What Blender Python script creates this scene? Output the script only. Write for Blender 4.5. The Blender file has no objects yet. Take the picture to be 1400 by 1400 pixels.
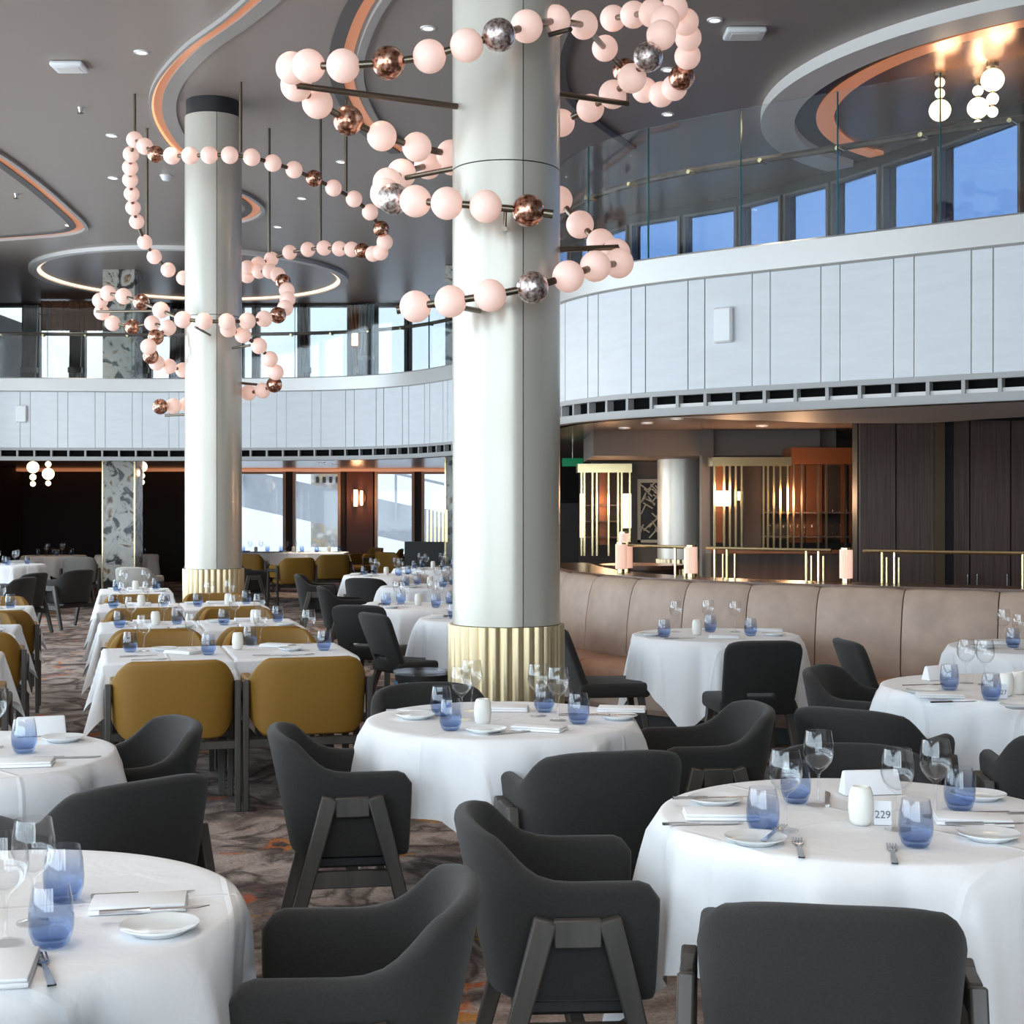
import bpy, bmesh, math, random
from mathutils import Vector, Matrix
random.seed(11)
sc = bpy.context.scene
C = sc.collection
PI = math.pi

# ------------------------------------------------------------------ camera
F, HX, HY, EYE = 2000.0, 700.0, 695.0, 1.6      # focal length and horizon in pixels of the 1400 frame, eye height
cam = bpy.data.cameras.new('camera')
cam.sensor_width = 36.0
cam.lens = F / 1400.0 * 36.0
cam.shift_y = (HY - 700.0) / 1400.0
cam.clip_end = 300
camo = bpy.data.objects.new('camera', cam)
C.objects.link(camo)
camo.location = (0, 0, EYE)
camo.rotation_euler = (PI / 2, 0, 0)
sc.camera = camo

# ------------------------------------------------------------------ view, world, light
sc.view_settings.view_transform = 'Standard'
sc.view_settings.look = 'None'
sc.view_settings.gamma = 1.0
sc.view_settings.use_curve_mapping = False
sc.view_settings.exposure = 0.02
SKY = 8.0
world = bpy.data.worlds.new('sky')
sc.world = world
world.use_nodes = True
wn, wl = world.node_tree.nodes, world.node_tree.links
bg = wn['Background']
bg.inputs[1].default_value = SKY
wtc = wn.new('ShaderNodeTexCoord')
wno = wn.new('ShaderNodeTexNoise')
wno.inputs['Scale'].default_value = 3.0
wno.inputs['Detail'].default_value = 5.0
wrp = wn.new('ShaderNodeValToRGB')
wrp.color_ramp.elements[0].position = 0.42
wrp.color_ramp.elements[0].color = (0.73, 0.86, 1.0, 1)
wrp.color_ramp.elements[1].position = 0.72
wrp.color_ramp.elements[1].color = (0.97, 0.98, 1.0, 1)
wl.new(wtc.outputs['Generated'], wno.inputs['Vector'])
wl.new(wno.outputs['Fac'], wrp.inputs['Fac'])
wl.new(wrp.outputs['Color'], bg.inputs[0])


def portal(loc, rot, sx, sy):
    l = bpy.data.lights.new('window_portal', 'AREA')
    l.shape = 'RECTANGLE'
    l.size, l.size_y = sx, sy
    l.cycles.is_portal = True
    o = bpy.data.objects.new('window_portal', l)
    o.location, o.rotation_euler = loc, rot
    C.objects.link(o)


LW, BW = -9.2, -4.0            # window wall on the left, window wall behind the camera
portal((LW - .1, 9.0, 1.35), (0, -PI / 2, 0), 2.3, 25.5)
portal((LW - .1, 9.0, 4.2), (0, -PI / 2, 0), 2.6, 25.5)
portal((-3.0, BW - .1, 1.35), (PI / 2, 0, 0), 12.0, 2.3)
portal((-3.0, BW - .1, 4.2), (PI / 2, 0, 0), 12.0, 2.6)
sc.cycles.max_bounces = 8
sc.cycles.diffuse_bounces = 4
sc.cycles.glossy_bounces = 3
sc.cycles.transmission_bounces = 4
sc.cycles.transparent_max_bounces = 40
sc.cycles.caustics_reflective = False
sc.cycles.caustics_refractive = False
sc.cycles.sample_clamp_indirect = 6.0


# ------------------------------------------------------------------ helpers
def at(x, y, d):
    return Vector(((x - HX) / F * d, d, EYE + (HY - y) / F * d))


def onz(x, y, z):
    d = F * (EYE - z) / (y - HY)
    return Vector(((x - HX) / F * d, d, z))


def smooth(a, b, x):
    t = min(1, max(0, (x - a) / (b - a)))
    return t * t * (3 - 2 * t)


class MB:
    def __init__(self):
        self.v, self.f = [], []

    def add(self, vs, fs):
        b = len(self.v)
        self.v += [tuple(p) for p in vs]
        self.f += [tuple(i + b for i in q) for q in fs]
        return self

    def box(self, x0, x1, y0, y1, z0, z1):
        return self.add([(x0, y0, z0), (x1, y0, z0), (x1, y1, z0), (x0, y1, z0), (x0, y0, z1), (x1, y0, z1), (x1, y1, z1), (x0, y1, z1)],
                        [(3, 2, 1, 0), (4, 5, 6, 7), (0, 1, 5, 4), (1, 2, 6, 5), (2, 3, 7, 6), (3, 0, 4, 7)])

    def beam(self, p0, p1, w0, d0, w1=None, d1=None, side=(1, 0, 0)):
        """tapered bar from p0 to p1; w measured along side, d across it"""
        p0, p1 = Vector(p0), Vector(p1)
        w1 = w0 if w1 is None else w1
        d1 = d0 if d1 is None else d1
        a = (p1 - p0).normalized()
        s = Vector(side)
        s = (s - a * s.dot(a)).normalized()
        t = a.cross(s)
        vs = []
        for p, w, d in ((p0, w0, d0), (p1, w1, d1)):
            for i, j in ((-1, -1), (1, -1), (1, 1), (-1, 1)):
                vs.append(p + s * (i * w / 2) + t * (j * d / 2))
        return self.add(vs, [(3, 2, 1, 0), (4, 5, 6, 7), (0, 1, 5, 4), (1, 2, 6, 5), (2, 3, 7, 6), (3, 0, 4, 7)])

    def cyl(self, p0, p1, r0, r1=None, n=12, cap=True):
        p0, p1 = Vector(p0), Vector(p1)
        r1 = r0 if r1 is None else r1
        a = (p1 - p0).normalized()
        s = Vector((1, 0, 0)) if abs(a.x) < .8 else Vector((0, 1, 0))
        s = (s - a * s.dot(a)).normalized()
        t = a.cross(s)
        vs = []
        for p, r in ((p0, r0), (p1, r1)):
            for k in range(n):
                an = 2 * PI * k / n
                vs.append(p + (s * math.cos(an) + t * math.sin(an)) * r)
        fs = [(k, (k + 1) % n, n + (k + 1) % n, n + k) for k in range(n)]
        if cap:
            fs += [tuple(range(n - 1, -1, -1)), tuple(range(n, 2 * n))]
        return self.add(vs, fs)

    def lathe(self, prof, n=24, c=(0, 0, 0)):
        vs, fs, rings = [], [], []
        for r, z in prof:
            if r < 1e-6:
                rings.append([len(vs)])
                vs.append((c[0], c[1], c[2] + z))
            else:
                rings.append(list(range(len(vs), len(vs) + n)))
                vs += [(c[0] + r * math.cos(2 * PI * k / n), c[1] + r * math.sin(2 * PI * k / n), c[2] + z) for k in range(n)]
        for a, b in zip(rings, rings[1:]):
            for k in range(n):
                k2 = (k + 1) % n
                if len(a) == 1 and len(b) == 1:
                    continue
                if len(a) == 1:
                    fs.append((a[0], b[k2], b[k]))
                elif len(b) == 1:
                    fs.append((a[k], a[k2], b[0]))
                else:
                    fs.append((a[k], a[k2], b[k2], b[k]))
        return self.add(vs, fs)

    def sphere(self, c, r, n=20, m=12):
        prof = [(0 if i in (0, m) else r * math.sin(PI * i / m), -r * math.cos(PI * i / m)) for i in range(m + 1)]
        return self.lathe(prof, n, c)

    def tube(self, pts, r, n=8):
        for a, b in zip(pts, pts[1:]):
            self.cyl(a, b, r, n=n)
        return self

    def mesh(self, name, mat=None, smooth=True, bevel=0, seg=2, angle=42):
        me = bpy.data.meshes.new(name)
        me.from_pydata(self.v, [], self.f)
        if bevel:
            bm = bmesh.new()
            bm.from_mesh(me)
            es = [e for e in bm.edges if len(e.link_faces) == 2 and e.calc_face_angle(0) > .6]
            bmesh.ops.bevel(bm, geom=es, offset=bevel, segments=seg, profile=.5, affect='EDGES')
            bm.to_mesh(me)
            bm.free()
        me.validate()
        me.update()
        if smooth:
            me.shade_smooth()
            me.set_sharp_from_angle(angle=math.radians(angle))
        if mat:
            me.materials.append(mat)
        return me


def link(name, me, parent=None, loc=(0, 0, 0), rz=0, kind=None):
    o = bpy.data.objects.new(name, me)
    C.objects.link(o)
    o.location = loc
    o.rotation_euler = (0, 0, rz)
    if parent:
        o.parent = parent
    if kind:
        o['kind'] = kind
    return o


def tag(o, label, cat, group=None):
    o['label'] = label
    o['category'] = cat
    if group:
        o['group'] = group
    return o


def thing(name, label, cat, loc=(0, 0, 0), rz=0, group=None):
    return tag(link(name, None, None, loc, rz), label, cat, group)


def struct(name, me, label=None):
    o = link(name, me, None, kind='structure')
    if label:
        o['label'] = label
    return o


def copy_tree(o, parent=None):
    c = o.copy()
    C.objects.link(c)
    c.parent = parent
    for ch in KIDS.get(o.name, []):
        copy_tree(ch, c)
    return c


KIDS = {}


def proto(root):
    """remember the part tree of a prototype so that it can be copied"""
    for o in list(C.objects):
        if o.parent is not None:
            KIDS.setdefault(o.parent.name, [])
            if o not in KIDS[o.parent.name]:
                KIDS[o.parent.name].append(o)
    return root


USED = set()


def place(root, loc, rz, label, cat, group=None):
    o = root if root.name not in USED else copy_tree(root)
    USED.add(root.name)
    o.location = loc
    o.rotation_euler = (0, 0, rz)
    if 'group' in o:
        del o['group']
    return tag(o, label, cat, group)


def bake(me, mods):
    """run modifiers once and keep the result as a plain mesh"""
    o = bpy.data.objects.new('bake', me)
    C.objects.link(o)
    for t, kw in mods:
        m = o.modifiers.new(t, t)
        for k, v in kw.items():
            setattr(m, k, v)
    dg = bpy.context.evaluated_depsgraph_get()
    r = bpy.data.meshes.new_from_object(o.evaluated_get(dg))
    r.name = me.name
    bpy.data.objects.remove(o)
    r.shade_smooth()
    return r


# ------------------------------------------------------------------ materials
MATS = {}


def mat(name, col, rough=.5, metal=0., emis=None, estr=0., spec=.5, bump=0., bscale=80., var=0., vscale=6., stretch=None, sheen=0., coat=0.):
    m = bpy.data.materials.new(name)
    m.use_nodes = True
    n, l = m.node_tree.nodes, m.node_tree.links
    b = n['Principled BSDF']
    b.inputs['Base Color'].default_value = (*col, 1)
    b.inputs['Roughness'].default_value = rough
    b.inputs['Metallic'].default_value = metal
    b.inputs['Specular IOR Level'].default_value = spec
    b.inputs['Sheen Weight'].default_value = sheen
    b.inputs['Coat Weight'].default_value = coat
    if emis:
        b.inputs['Emission Color'].default_value = (*emis, 1)
        b.inputs['Emission Strength'].default_value = estr
    tc = n.new('ShaderNodeTexCoord')
    src = tc.outputs['Object']
    if stretch:
        mp = n.new('ShaderNodeMapping')
        mp.inputs['Scale'].default_value = stretch
        l.new(src, mp.inputs['Vector'])
        src = mp.outputs['Vector']
    if var:
        t = n.new('ShaderNodeTexNoise')
        t.inputs['Scale'].default_value = vscale
        t.inputs['Detail'].default_value = 4
        l.new(src, t.inputs['Vector'])
        r = n.new('ShaderNodeValToRGB')
        r.color_ramp.elements[0].position = .3
        r.color_ramp.elements[1].position = .7
        r.color_ramp.elements[0].color = (*[c * (1 - var) for c in col], 1)
        r.color_ramp.elements[1].color = (*[min(1, c * (1 + var)) for c in col], 1)
        l.new(t.outputs['Fac'], r.inputs['Fac'])
        l.new(r.outputs['Color'], b.inputs['Base Color'])
    if bump:
        t = n.new('ShaderNodeTexNoise')
        t.inputs['Scale'].default_value = bscale
        t.inputs['Detail'].default_value = 3
        l.new(src, t.inputs['Vector'])
        bp = n.new('ShaderNodeBump')
        bp.inputs['Strength'].default_value = bump
        bp.inputs['Distance'].default_value = .01
        l.new(t.outputs['Fac'], bp.inputs['Height'])
        l.new(bp.outputs['Normal'], b.inputs['Normal'])
    MATS[name] = m
    return m


def ramp_mat(name, stops, scale, detail=6, distort=0., rough=.6, stretch=None, spec=.4, bump=0.):
    m = mat(name, stops[0][1], rough, spec=spec, bump=bump, bscale=150)
    n, l = m.node_tree.nodes, m.node_tree.links
    tc = n.new('ShaderNodeTexCoord')
    mp = n.new('ShaderNodeMapping')
    if stretch:
        mp.inputs['Scale'].default_value = stretch
    t = n.new('ShaderNodeTexNoise')
    t.inputs['Scale'].default_value = scale
    t.inputs['Detail'].default_value = detail
    t.inputs['Distortion'].default_value = distort
    r = n.new('ShaderNodeValToRGB')
    e = r.color_ramp.elements
    e[0].position, e[0].color = stops[0][0], (*stops[0][1], 1)
    e[1].position, e[1].color = stops[-1][0], (*stops[-1][1], 1)
    for p, c in stops[1:-1]:
        x = e.new(p)
        x.color = (*c, 1)
    l.new(tc.outputs['Object'], mp.inputs['Vector'])
    l.new(mp.outputs['Vector'], t.inputs['Vector'])
    l.new(t.outputs['Fac'], r.inputs['Fac'])
    l.new(r.outputs['Color'], n['Principled BSDF'].inputs['Base Color'])
    return m


def glass_mat(name, top, bot=None, refl=.55, base=.05, split=.45):
    """thin clear or tinted glass: see-through plus a mirror reflection that grows at grazing angles"""
    m = bpy.data.materials.new(name)
    m.use_nodes = True
    n, l = m.node_tree.nodes, m.node_tree.links
    n.remove(n['Principled BSDF'])
    tr = n.new('ShaderNodeBsdfTransparent')
    tr.inputs[0].default_value = (*top, 1)
    gl = n.new('ShaderNodeBsdfAnisotropic')
    gl.inputs['Roughness'].default_value = .03
    if bot:
        tc = n.new('ShaderNodeTexCoord')
        sx = n.new('ShaderNodeSeparateXYZ')
        r = n.new('ShaderNodeValToRGB')
        r.color_ramp.elements[0].position = .02
        r.color_ramp.elements[0].color = (*bot, 1)
        r.color_ramp.elements[1].position = .95
        r.color_ramp.elements[1].color = (*top, 1)
        x = r.color_ramp.elements.new(split)
        x.color = (*[a * .45 + b * .55 for a, b in zip(bot, top)], 1)
        l.new(tc.outputs['Generated'], sx.inputs[0])
        l.new(sx.outputs['Z'], r.inputs['Fac'])
        l.new(r.outputs['Color'], tr.inputs[0])
    lw = n.new('ShaderNodeLayerWeight')
    lw.inputs['Blend'].default_value = .5
    p = n.new('ShaderNodeMath')
    p.operation = 'POWER'
    p.inputs[1].default_value = 4.0
    q = n.new('ShaderNodeMath')
    q.operation = 'MULTIPLY_ADD'
    q.inputs[1].default_value = refl
    q.inputs[2].default_value = base
    mx = n.new('ShaderNodeMixShader')
    l.new(lw.outputs['Facing'], p.inputs[0])
    l.new(p.outputs[0], q.inputs[0])
    l.new(q.outputs[0], mx.inputs[0])
    l.new(tr.outputs[0], mx.inputs[1])
    l.new(gl.outputs[0], mx.inputs[2])
    l.new(mx.outputs[0], n['Material Output'].inputs[0])
    MATS[name] = m
    return m


M = {}
M['ceiling'] = mat('ceiling_paint', (.32, .262, .228), .36, spec=.5, bump=.05, bscale=2.2, stretch=(1, .25, 1))
M['ceiling_low'] = mat('lower_ceiling_lacquer', (.30, .22, .18), .2, spec=.6)
M['copper_ceiling'] = mat('copper_ceiling', (.42, .24, .15), .25, metal=.6)
M['trim_grey'] = mat('pale_grey_trim', (.74, .70, .67), .45)
M['trim_mid'] = mat('mid_grey_trim', (.38, .34, .32), .45)
M['trim_dark'] = mat('dark_trim', (.10, .085, .08), .4)
M['cove'] = mat('copper_cove', (.55, .24, .13), .3, metal=.6, emis=(1, .36, .16), estr=.35)
M['led'] = mat('led_strip', (1, .8, .6), .5, emis=(1, .5, .24), estr=1.0)
M['led_bright'] = mat('led_ring', (1, .8, .6), .5, emis=(1, .72, .5), estr=1.8)
M['fascia'] = mat('balcony_panel_fabric', (.72, .73, .75), .6, bump=.12, bscale=60, stretch=(1, 1, 6), var=.03, vscale=3)
M['metal_strip'] = mat('champagne_strip', (.34, .32, .30), .35, metal=.9)
M['cap'] = mat('champagne_cap', (.56, .54, .515), .42, metal=.5)
M['lip'] = mat('grey_lip', (.40, .39, .38), .5)
M['black'] = mat('matt_black', (.012, .012, .013), .5)
M['white_plastic'] = mat('white_plastic', (.82, .82, .82), .35)
M['column'] = mat('pearl_column', (.56, .525, .455), .33, metal=.35, coat=.2)
M['gold'] = mat('fluted_gold', (.72, .58, .36), .34, metal=.8)
M['bronze'] = mat('bronze', (.30, .23, .15), .3, metal=1.)
M['collar'] = mat('bronze_collar', (.42, .32, .19), .42, metal=.55)
M['rod'] = mat('dark_bronze_rod', (.20, .165, .125), .32, metal=1.)
M['brass'] = mat('brass', (.80, .65, .36), .22, metal=1.)
M['orb'] = mat('frosted_orb', (.86, .66, .60), .45, emis=(1, .58, .45), estr=.40)
M['bulb'] = mat('pendant_glass', (.95, .9, .8), .4, emis=(1, .80, .55), estr=2.2)
M['spot'] = mat('downlight_lens', (1, 1, 1), .4, emis=(1, .93, .82), estr=4.)
M['lamp'] = mat('table_lamp_shade', (.9, .7, .6), .5, emis=(1, .55, .38), estr=.42)
M['dark_fabric'] = mat('charcoal_fabric', (.031, .0285, .027), .9, spec=.2, bump=.25, bscale=380, var=.18, vscale=240, sheen=.12)
M['mustard'] = mat('mustard_leather', (.25, .128, .018), .52, spec=.4, bump=.06, bscale=160)
M['light_fabric'] = mat('light_grey_fabric', (.42, .40, .37), .9, spec=.2, bump=.2, bscale=300)
M['dark_wood'] = mat('dark_grey_wood', (.060, .052, .046), .5, var=.35, vscale=14, stretch=(1, 1, .12), bump=.08, bscale=60)
M['brown_wood'] = mat('brown_wood', (.075, .05, .038), .45, var=.3, vscale=12, stretch=(1, 1, .1))
M['cloth'] = mat('white_linen', (.83, .83, .845), .8, spec=.2, bump=.06, bscale=500)
def crease(m):
    n, l = m.node_tree.nodes, m.node_tree.links
    tc = n.new('ShaderNodeTexCoord')
    sp = n.new('ShaderNodeSeparateXYZ')
    l.new(tc.outputs['Object'], sp.inputs[0])
    hs = []
    for ax in ('X', 'Y'):
        pp = n.new('ShaderNodeMath')
        pp.operation = 'PINGPONG'
        pp.inputs[1].default_value = .27
        l.new(sp.outputs[ax], pp.inputs[0])
        mr = n.new('ShaderNodeMapRange')
        mr.inputs[1].default_value = 0
        mr.inputs[2].default_value = .012
        mr.inputs[3].default_value = 1
        mr.inputs[4].default_value = 0
        l.new(pp.outputs[0], mr.inputs[0])
        hs.append(mr.outputs[0])
    ad = n.new('ShaderNodeMath')
    ad.operation = 'MAXIMUM'
    l.new(hs[0], ad.inputs[0])
    l.new(hs[1], ad.inputs[1])
    no = n.new('ShaderNodeTexNoise')
    no.inputs['Scale'].default_value = 7
    no.inputs['Detail'].default_value = 4
    no.inputs['Distortion'].default_value = .6
    l.new(tc.outputs['Object'], no.inputs['Vector'])
    sm = n.new('ShaderNodeMath')
    sm.operation = 'MULTIPLY_ADD'
    sm.inputs[1].default_value = 2.2
    l.new(no.outputs['Fac'], sm.inputs[0])
    l.new(ad.outputs[0], sm.inputs[2])
    bp = n.new('ShaderNodeBump')
    bp.inputs['Strength'].default_value = .55
    bp.inputs['Distance'].default_value = .005
    l.new(sm.outputs[0], bp.inputs['Height'])
    l.new(bp.outputs['Normal'], n['Principled BSDF'].inputs['Normal'])


crease(M['cloth'])
M['napkin'] = mat('napkin_linen', (.84, .84, .85), .8, spec=.2)
M['china'] = mat('white_china', (.82, .84, .84), .18, spec=.5, coat=.3)
M['ceramic'] = mat('cream_ceramic', (.80, .78, .72), .4)
M['steel'] = mat('cutlery_steel', (.55, .53, .52), .18, metal=1.)
M['leather'] = mat('taupe_leather', (.41, .30, .235), .5, spec=.4, bump=.1, bscale=120, var=.10, vscale=7)
M['seat_leather'] = mat('tan_seat_leather', (.34, .175, .105), .45, bump=.1, bscale=100, var=.12, vscale=6)
M['ledge'] = mat('walnut_ledge', (.12, .06, .038), .25, var=.3, vscale=8, stretch=(1, 6, 1))
M['panel_wood'] = mat('dark_wall_panel', (.11, .072, .06), .42, var=.3, vscale=9, stretch=(6, 6, .15))
M['brown_wall'] = mat('dark_brown_wall', (.022, .015, .013), .7)
M['taupe_wall'] = mat('taupe_wall', (.20, .17, .145), .6)
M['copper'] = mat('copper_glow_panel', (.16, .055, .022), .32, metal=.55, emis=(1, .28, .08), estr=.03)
M['window_frame'] = mat('window_frame', (.42, .36, .31), .45)
M['curtain'] = mat('sheer_curtain', (.50, .49, .48), .8)
M['drape'] = mat('copper_drape', (.45, .22, .13), .6)
M['lace'] = mat('cream_lacquer', (.60, .55, .44), .45)
M['ext_white'] = mat('exterior_pale_panel', (.42, .44, .46), .7)
M['ext_yellow'] = ramp_mat('exterior_stone', [(.35, (.50, .38, .20)), (.5, (.30, .28, .26)), (.65, (.60, .55, .48))], 2.5)
M['green'] = mat('glass_edge_green', (.01, .10, .085), .15, spec=.6)
M['ink'] = mat('black_ink', (.12, .12, .13), .6)
M['orb_copper'] = ramp_mat('mottled_copper', [(.35, (.10, .035, .02)), (.5, (.62, .30, .20)), (.65, (.85, .58, .46))], 42, rough=.26)
M['orb_copper'].node_tree.nodes['Principled BSDF'].inputs['Metallic'].default_value = 1
M['orb_silver'] = ramp_mat('mottled_silver', [(.38, (.30, .20, .17)), (.5, (.70, .60, .58)), (.62, (.92, .88, .87))], 55, rough=.38)
M['orb_silver'].node_tree.nodes['Principled BSDF'].inputs['Metallic'].default_value = 1
M['marble'] = ramp_mat('veined_marble', [(.36, (.02, .02, .018)), (.43, (.05, .05, .045)), (.47, (.50, .48, .44)), (.58, (.62, .60, .55)), (.64, (.35, .24, .14)), (.68, (.06, .055, .05))], 3.6, detail=10, distort=1.0, rough=.2, spec=.5)
M['clear'] = glass_mat('clear_glass', (.985, .987, .99), refl=.8, base=.045)
M['blue'] = glass_mat('blue_tumbler_glass', (.955, .965, .985), bot=(.54, .65, .84), refl=.75, base=.045, split=.4)
M['pane'] = glass_mat('window_pane', (.92, .95, .95), refl=.5, base=.03)
M['tint'] = glass_mat('tinted_window_pane', (.175, .235, .33), refl=.4, base=.02)
M['dim_pane'] = glass_mat('dimmed_far_pane', (.40, .41, .42), refl=.4, base=.03)  # tint darkened to cut the daylight entering by the far windows
M['slot'] = mat('slot_shade_black', (.008, .008, .008), 1., spec=0.)  # black backing: the shade inside the open air slots is put into colour
M['balustrade'] = glass_mat('balustrade_glass', (.93, .955, .95), refl=.6, base=.035)


def carpet_mat():
    m = mat('patterned_carpet', (.2, .18, .17), .95, spec=.1)
    n, l = m.node_tree.nodes, m.node_tree.links
    b = n['Principled BSDF']
    tc = n.new('ShaderNodeTexCoord')
    mp = n.new('ShaderNodeMapping')
    mp.inputs['Scale'].default_value = (1, .8, 1)
    l.new(tc.outputs['Object'], mp.inputs['Vector'])

    def noise(scale, detail, distort, off):
        o = n.new('ShaderNodeMapping')
        o.inputs['Location'].default_value = (off, off * .7, 0)
        l.new(mp.outputs['Vector'], o.inputs['Vector'])
        t = n.new('ShaderNodeTexNoise')
        t.inputs['Scale'].default_value = scale
        t.inputs['Detail'].default_value = detail
        t.inputs['Distortion'].default_value = distort
        l.new(o.outputs['Vector'], t.inputs['Vector'])
        return t.outputs['Fac']

    def ramp(src, stops):
        r = n.new('ShaderNodeValToRGB')
        e = r.color_ramp.elements
        e[0].position, e[0].color = stops[0][0], (*stops[0][1], 1)
        e[1].position, e[1].color = stops[-1][0], (*stops[-1][1], 1)
        for p, c in stops[1:-1]:
            e.new(p).color = (*c, 1)
        l.new(src, r.inputs['Fac'])
        return r.outputs['Color']

    def mix(a, bb, fac, mode='MIX'):
        x = n.new('ShaderNodeMixRGB')
        x.blend_type = mode
        if isinstance(fac, float):
            x.inputs[0].default_value = fac
        else:
            l.new(fac, x.inputs[0])
        l.new(a, x.inputs[1])
        l.new(bb, x.inputs[2])
        return x.outputs[0]
    base = ramp(noise(2.6, 8, .7, 0), [(.28, (.08, .06, .055)), (.42, (.20, .155, .14)), (.52, (.40, .335, .305)), (.62, (.25, .20, .18)), (.76, (.13, .10, .09))])
    dark = ramp(noise(2.0, 8, .9, 7.3), [(.50, (0, 0, 0)), (.56, (.85, .85, .85)), (.60, (.3, .3, .3)), (.66, (0, 0, 0))])
    dk = n.new('ShaderNodeRGB')
    dk.outputs[0].default_value = (.04, .03, .03, 1)
    c1 = mix(base, dk.outputs[0], dark)
    org = ramp(noise(3.0, 6, 1.2, 19.0), [(.60, (0, 0, 0)), (.66, (1, 1, 1)), (.70, (0, 0, 0))])
    oc = ramp(noise(5.0, 3, 0, 3.0), [(.4, (.42, .10, .035)), (.6, (.50, .24, .05))])
    c2 = mix(c1, oc, org)
    fine = ramp(noise(70., 2, 0, 5.0), [(.3, (.75, .75, .75)), (.7, (1.2, 1.2, 1.2))])
    c3 = mix(c2, fine, 1.0, 'MULTIPLY')
    l.new(c3, b.inputs['Base Color'])
    return m


M['carpet'] = carpet_mat()


# ------------------------------------------------------------------ room shell
CEIL = 5.65
Y_FAR, Y_FAR_UP, X_R = 32.0, 29.0, 13.0
LF = -10.7         # the room is wider at its far end
struct('floor', MB().box(LW - .2, X_R, BW - .2, 22.2, -.2, 0).box(LF - .2, X_R, 22.2, Y_FAR + .3, -.2, 0).mesh('floor', M['carpet'], False))


class Curve:
    def __init__(self, pts, sub=14):
        P = [Vector(p) for p in pts]
        P = [P[0] * 2 - P[1]] + P + [P[-1] * 2 - P[-2]]
        self.p = []
        for i in range(1, len(P) - 2):
            for k in range(sub):
                t = k / sub
                a, b, c, d = P[i - 1], P[i], P[i + 1], P[i + 2]
                self.p.append(.5 * ((2 * b) + (c - a) * t + (2 * a - 5 * b + 4 * c - d) * t * t + (3 * b - a - 3 * c + d) * t ** 3))
        self.p.append(P[-2])
        self.s = [0]
        for a, b in zip(self.p, self.p[1:]):
            self.s.append(self.s[-1] + (b - a).length)
        self.L = self.s[-1]

    def at(self, s):
        s = min(max(s, 0), self.L)
        lo, hi = 0, len(self.s) - 1
        while hi - lo > 1:
            m = (lo + hi) // 2
            if self.s[m] <= s:
                lo = m
            else:
                hi = m
        a, b = self.p[lo], self.p[hi]
        t = (s - self.s[lo]) / max(1e-9, self.s[hi] - self.s[lo])
        tg = (b - a).normalized()
        # smooth tangent
        a2, b2 = self.p[max(lo - 2, 0)], self.p[min(hi + 2, len(self.p) - 1)]
        tg = (b2 - a2).normalized()
        return a.lerp(b, t), tg

    def off(self, s, o, z):
        p, t = self.at(s)
        return (p.x - t.y * o, p.y + t.x * o, z)

    def strip(self, mb, s0, s1, sec, n=None):
        """closed section [(offset, z)...] swept from s0 to s1"""
        n = n or max(1, int((s1 - s0) / .12))
        k = len(sec)
        vs, fs = [], []
        for i in range(n + 1):
            s = s0 + (s1 - s0) * i / n
            vs += [self.off(s, o, z) for o, z in sec]
        for i in range(n):
            for j in range(k):
                j2 = (j + 1) % k
                fs.append((i * k + j, i * k + j2, (i + 1) * k + j2, (i + 1) * k + j))
        fs += [tuple(range(k - 1, -1, -1)), tuple(n * k + j for j in range(k))]
        return mb.add(vs, fs)

    def near(self, x):
        """arc length at which the curve crosses image column x"""
        best = min(range(len(self.p)), key=lambda i: abs(HX + F * self.p[i].x / self.p[i].y - x) + (0 if self.p[i].y > 2 else 1e6))
        return self.s[best]


BC = Curve([(8.4, 6.2), (6.0, 8.3), (4.8, 9.35), (3.6, 10.3), (2.46, 11.17), (1.37, 12.0), (.85, 12.55), (.48, 13.25), (.28, 14.2), (.1, 15.6), (-.2, 18.5), (-.9, 21.2), (-2.4, 22.9), (-5, 23.4), (-7.5, 23.3), (-9.3, 23.1), (-10.65, 22.95)])


def rect(o0, o1, z0, z1):
    return [(o0, z0), (o1, z0), (o1, z1), (o0, z1)]


def poly_slab(pts, z0, z1):
    n = len(pts)
    vs = [(x, y, z0) for x, y in pts] + [(x, y, z1) for x, y in pts]
    fs = [tuple(range(n - 1, -1, -1)), tuple(range(n, 2 * n))] + [(i, (i + 1) % n, n + (i + 1) % n, n + i) for i in range(n)]
    return MB().add(vs, fs)


edge = [BC.off(BC.L * i / 90, -.10, 0)[:2] for i in range(91)]
deck = edge + [(LF, Y_FAR), (X_R, Y_FAR), (X_R, 6.2)]
OUT = [(.2, 29.2), (.5, 22.6), (1.62, 20.2), (2.95, 19.0), (3.84, 17.6), (4.63, 15.9), (5.11, 14.6), (7.6, 10.9), (9.9, 8.2)]      # outboard wall of the right upper deck
struct('ceiling', poly_slab([(LF - .2, 22.2), (LW - .2, 22.2), (LW - .2, BW - .2), (8.7, BW - .2), (10.1, 8.25)] + [(x + .15, y + .1) for x, y in OUT[::-1]] + [(LF - .2, 29.25)], CEIL, CEIL + .25).mesh('ceiling', M['ceiling'], False))
struct('ceiling_lower', poly_slab(deck, 2.46, 2.56).mesh('ceiling_lower', M['ceiling_low'], False))
struct('floor_upper', poly_slab(deck, 2.565, 2.80).mesh('floor_upper', M['carpet'], False))

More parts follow.
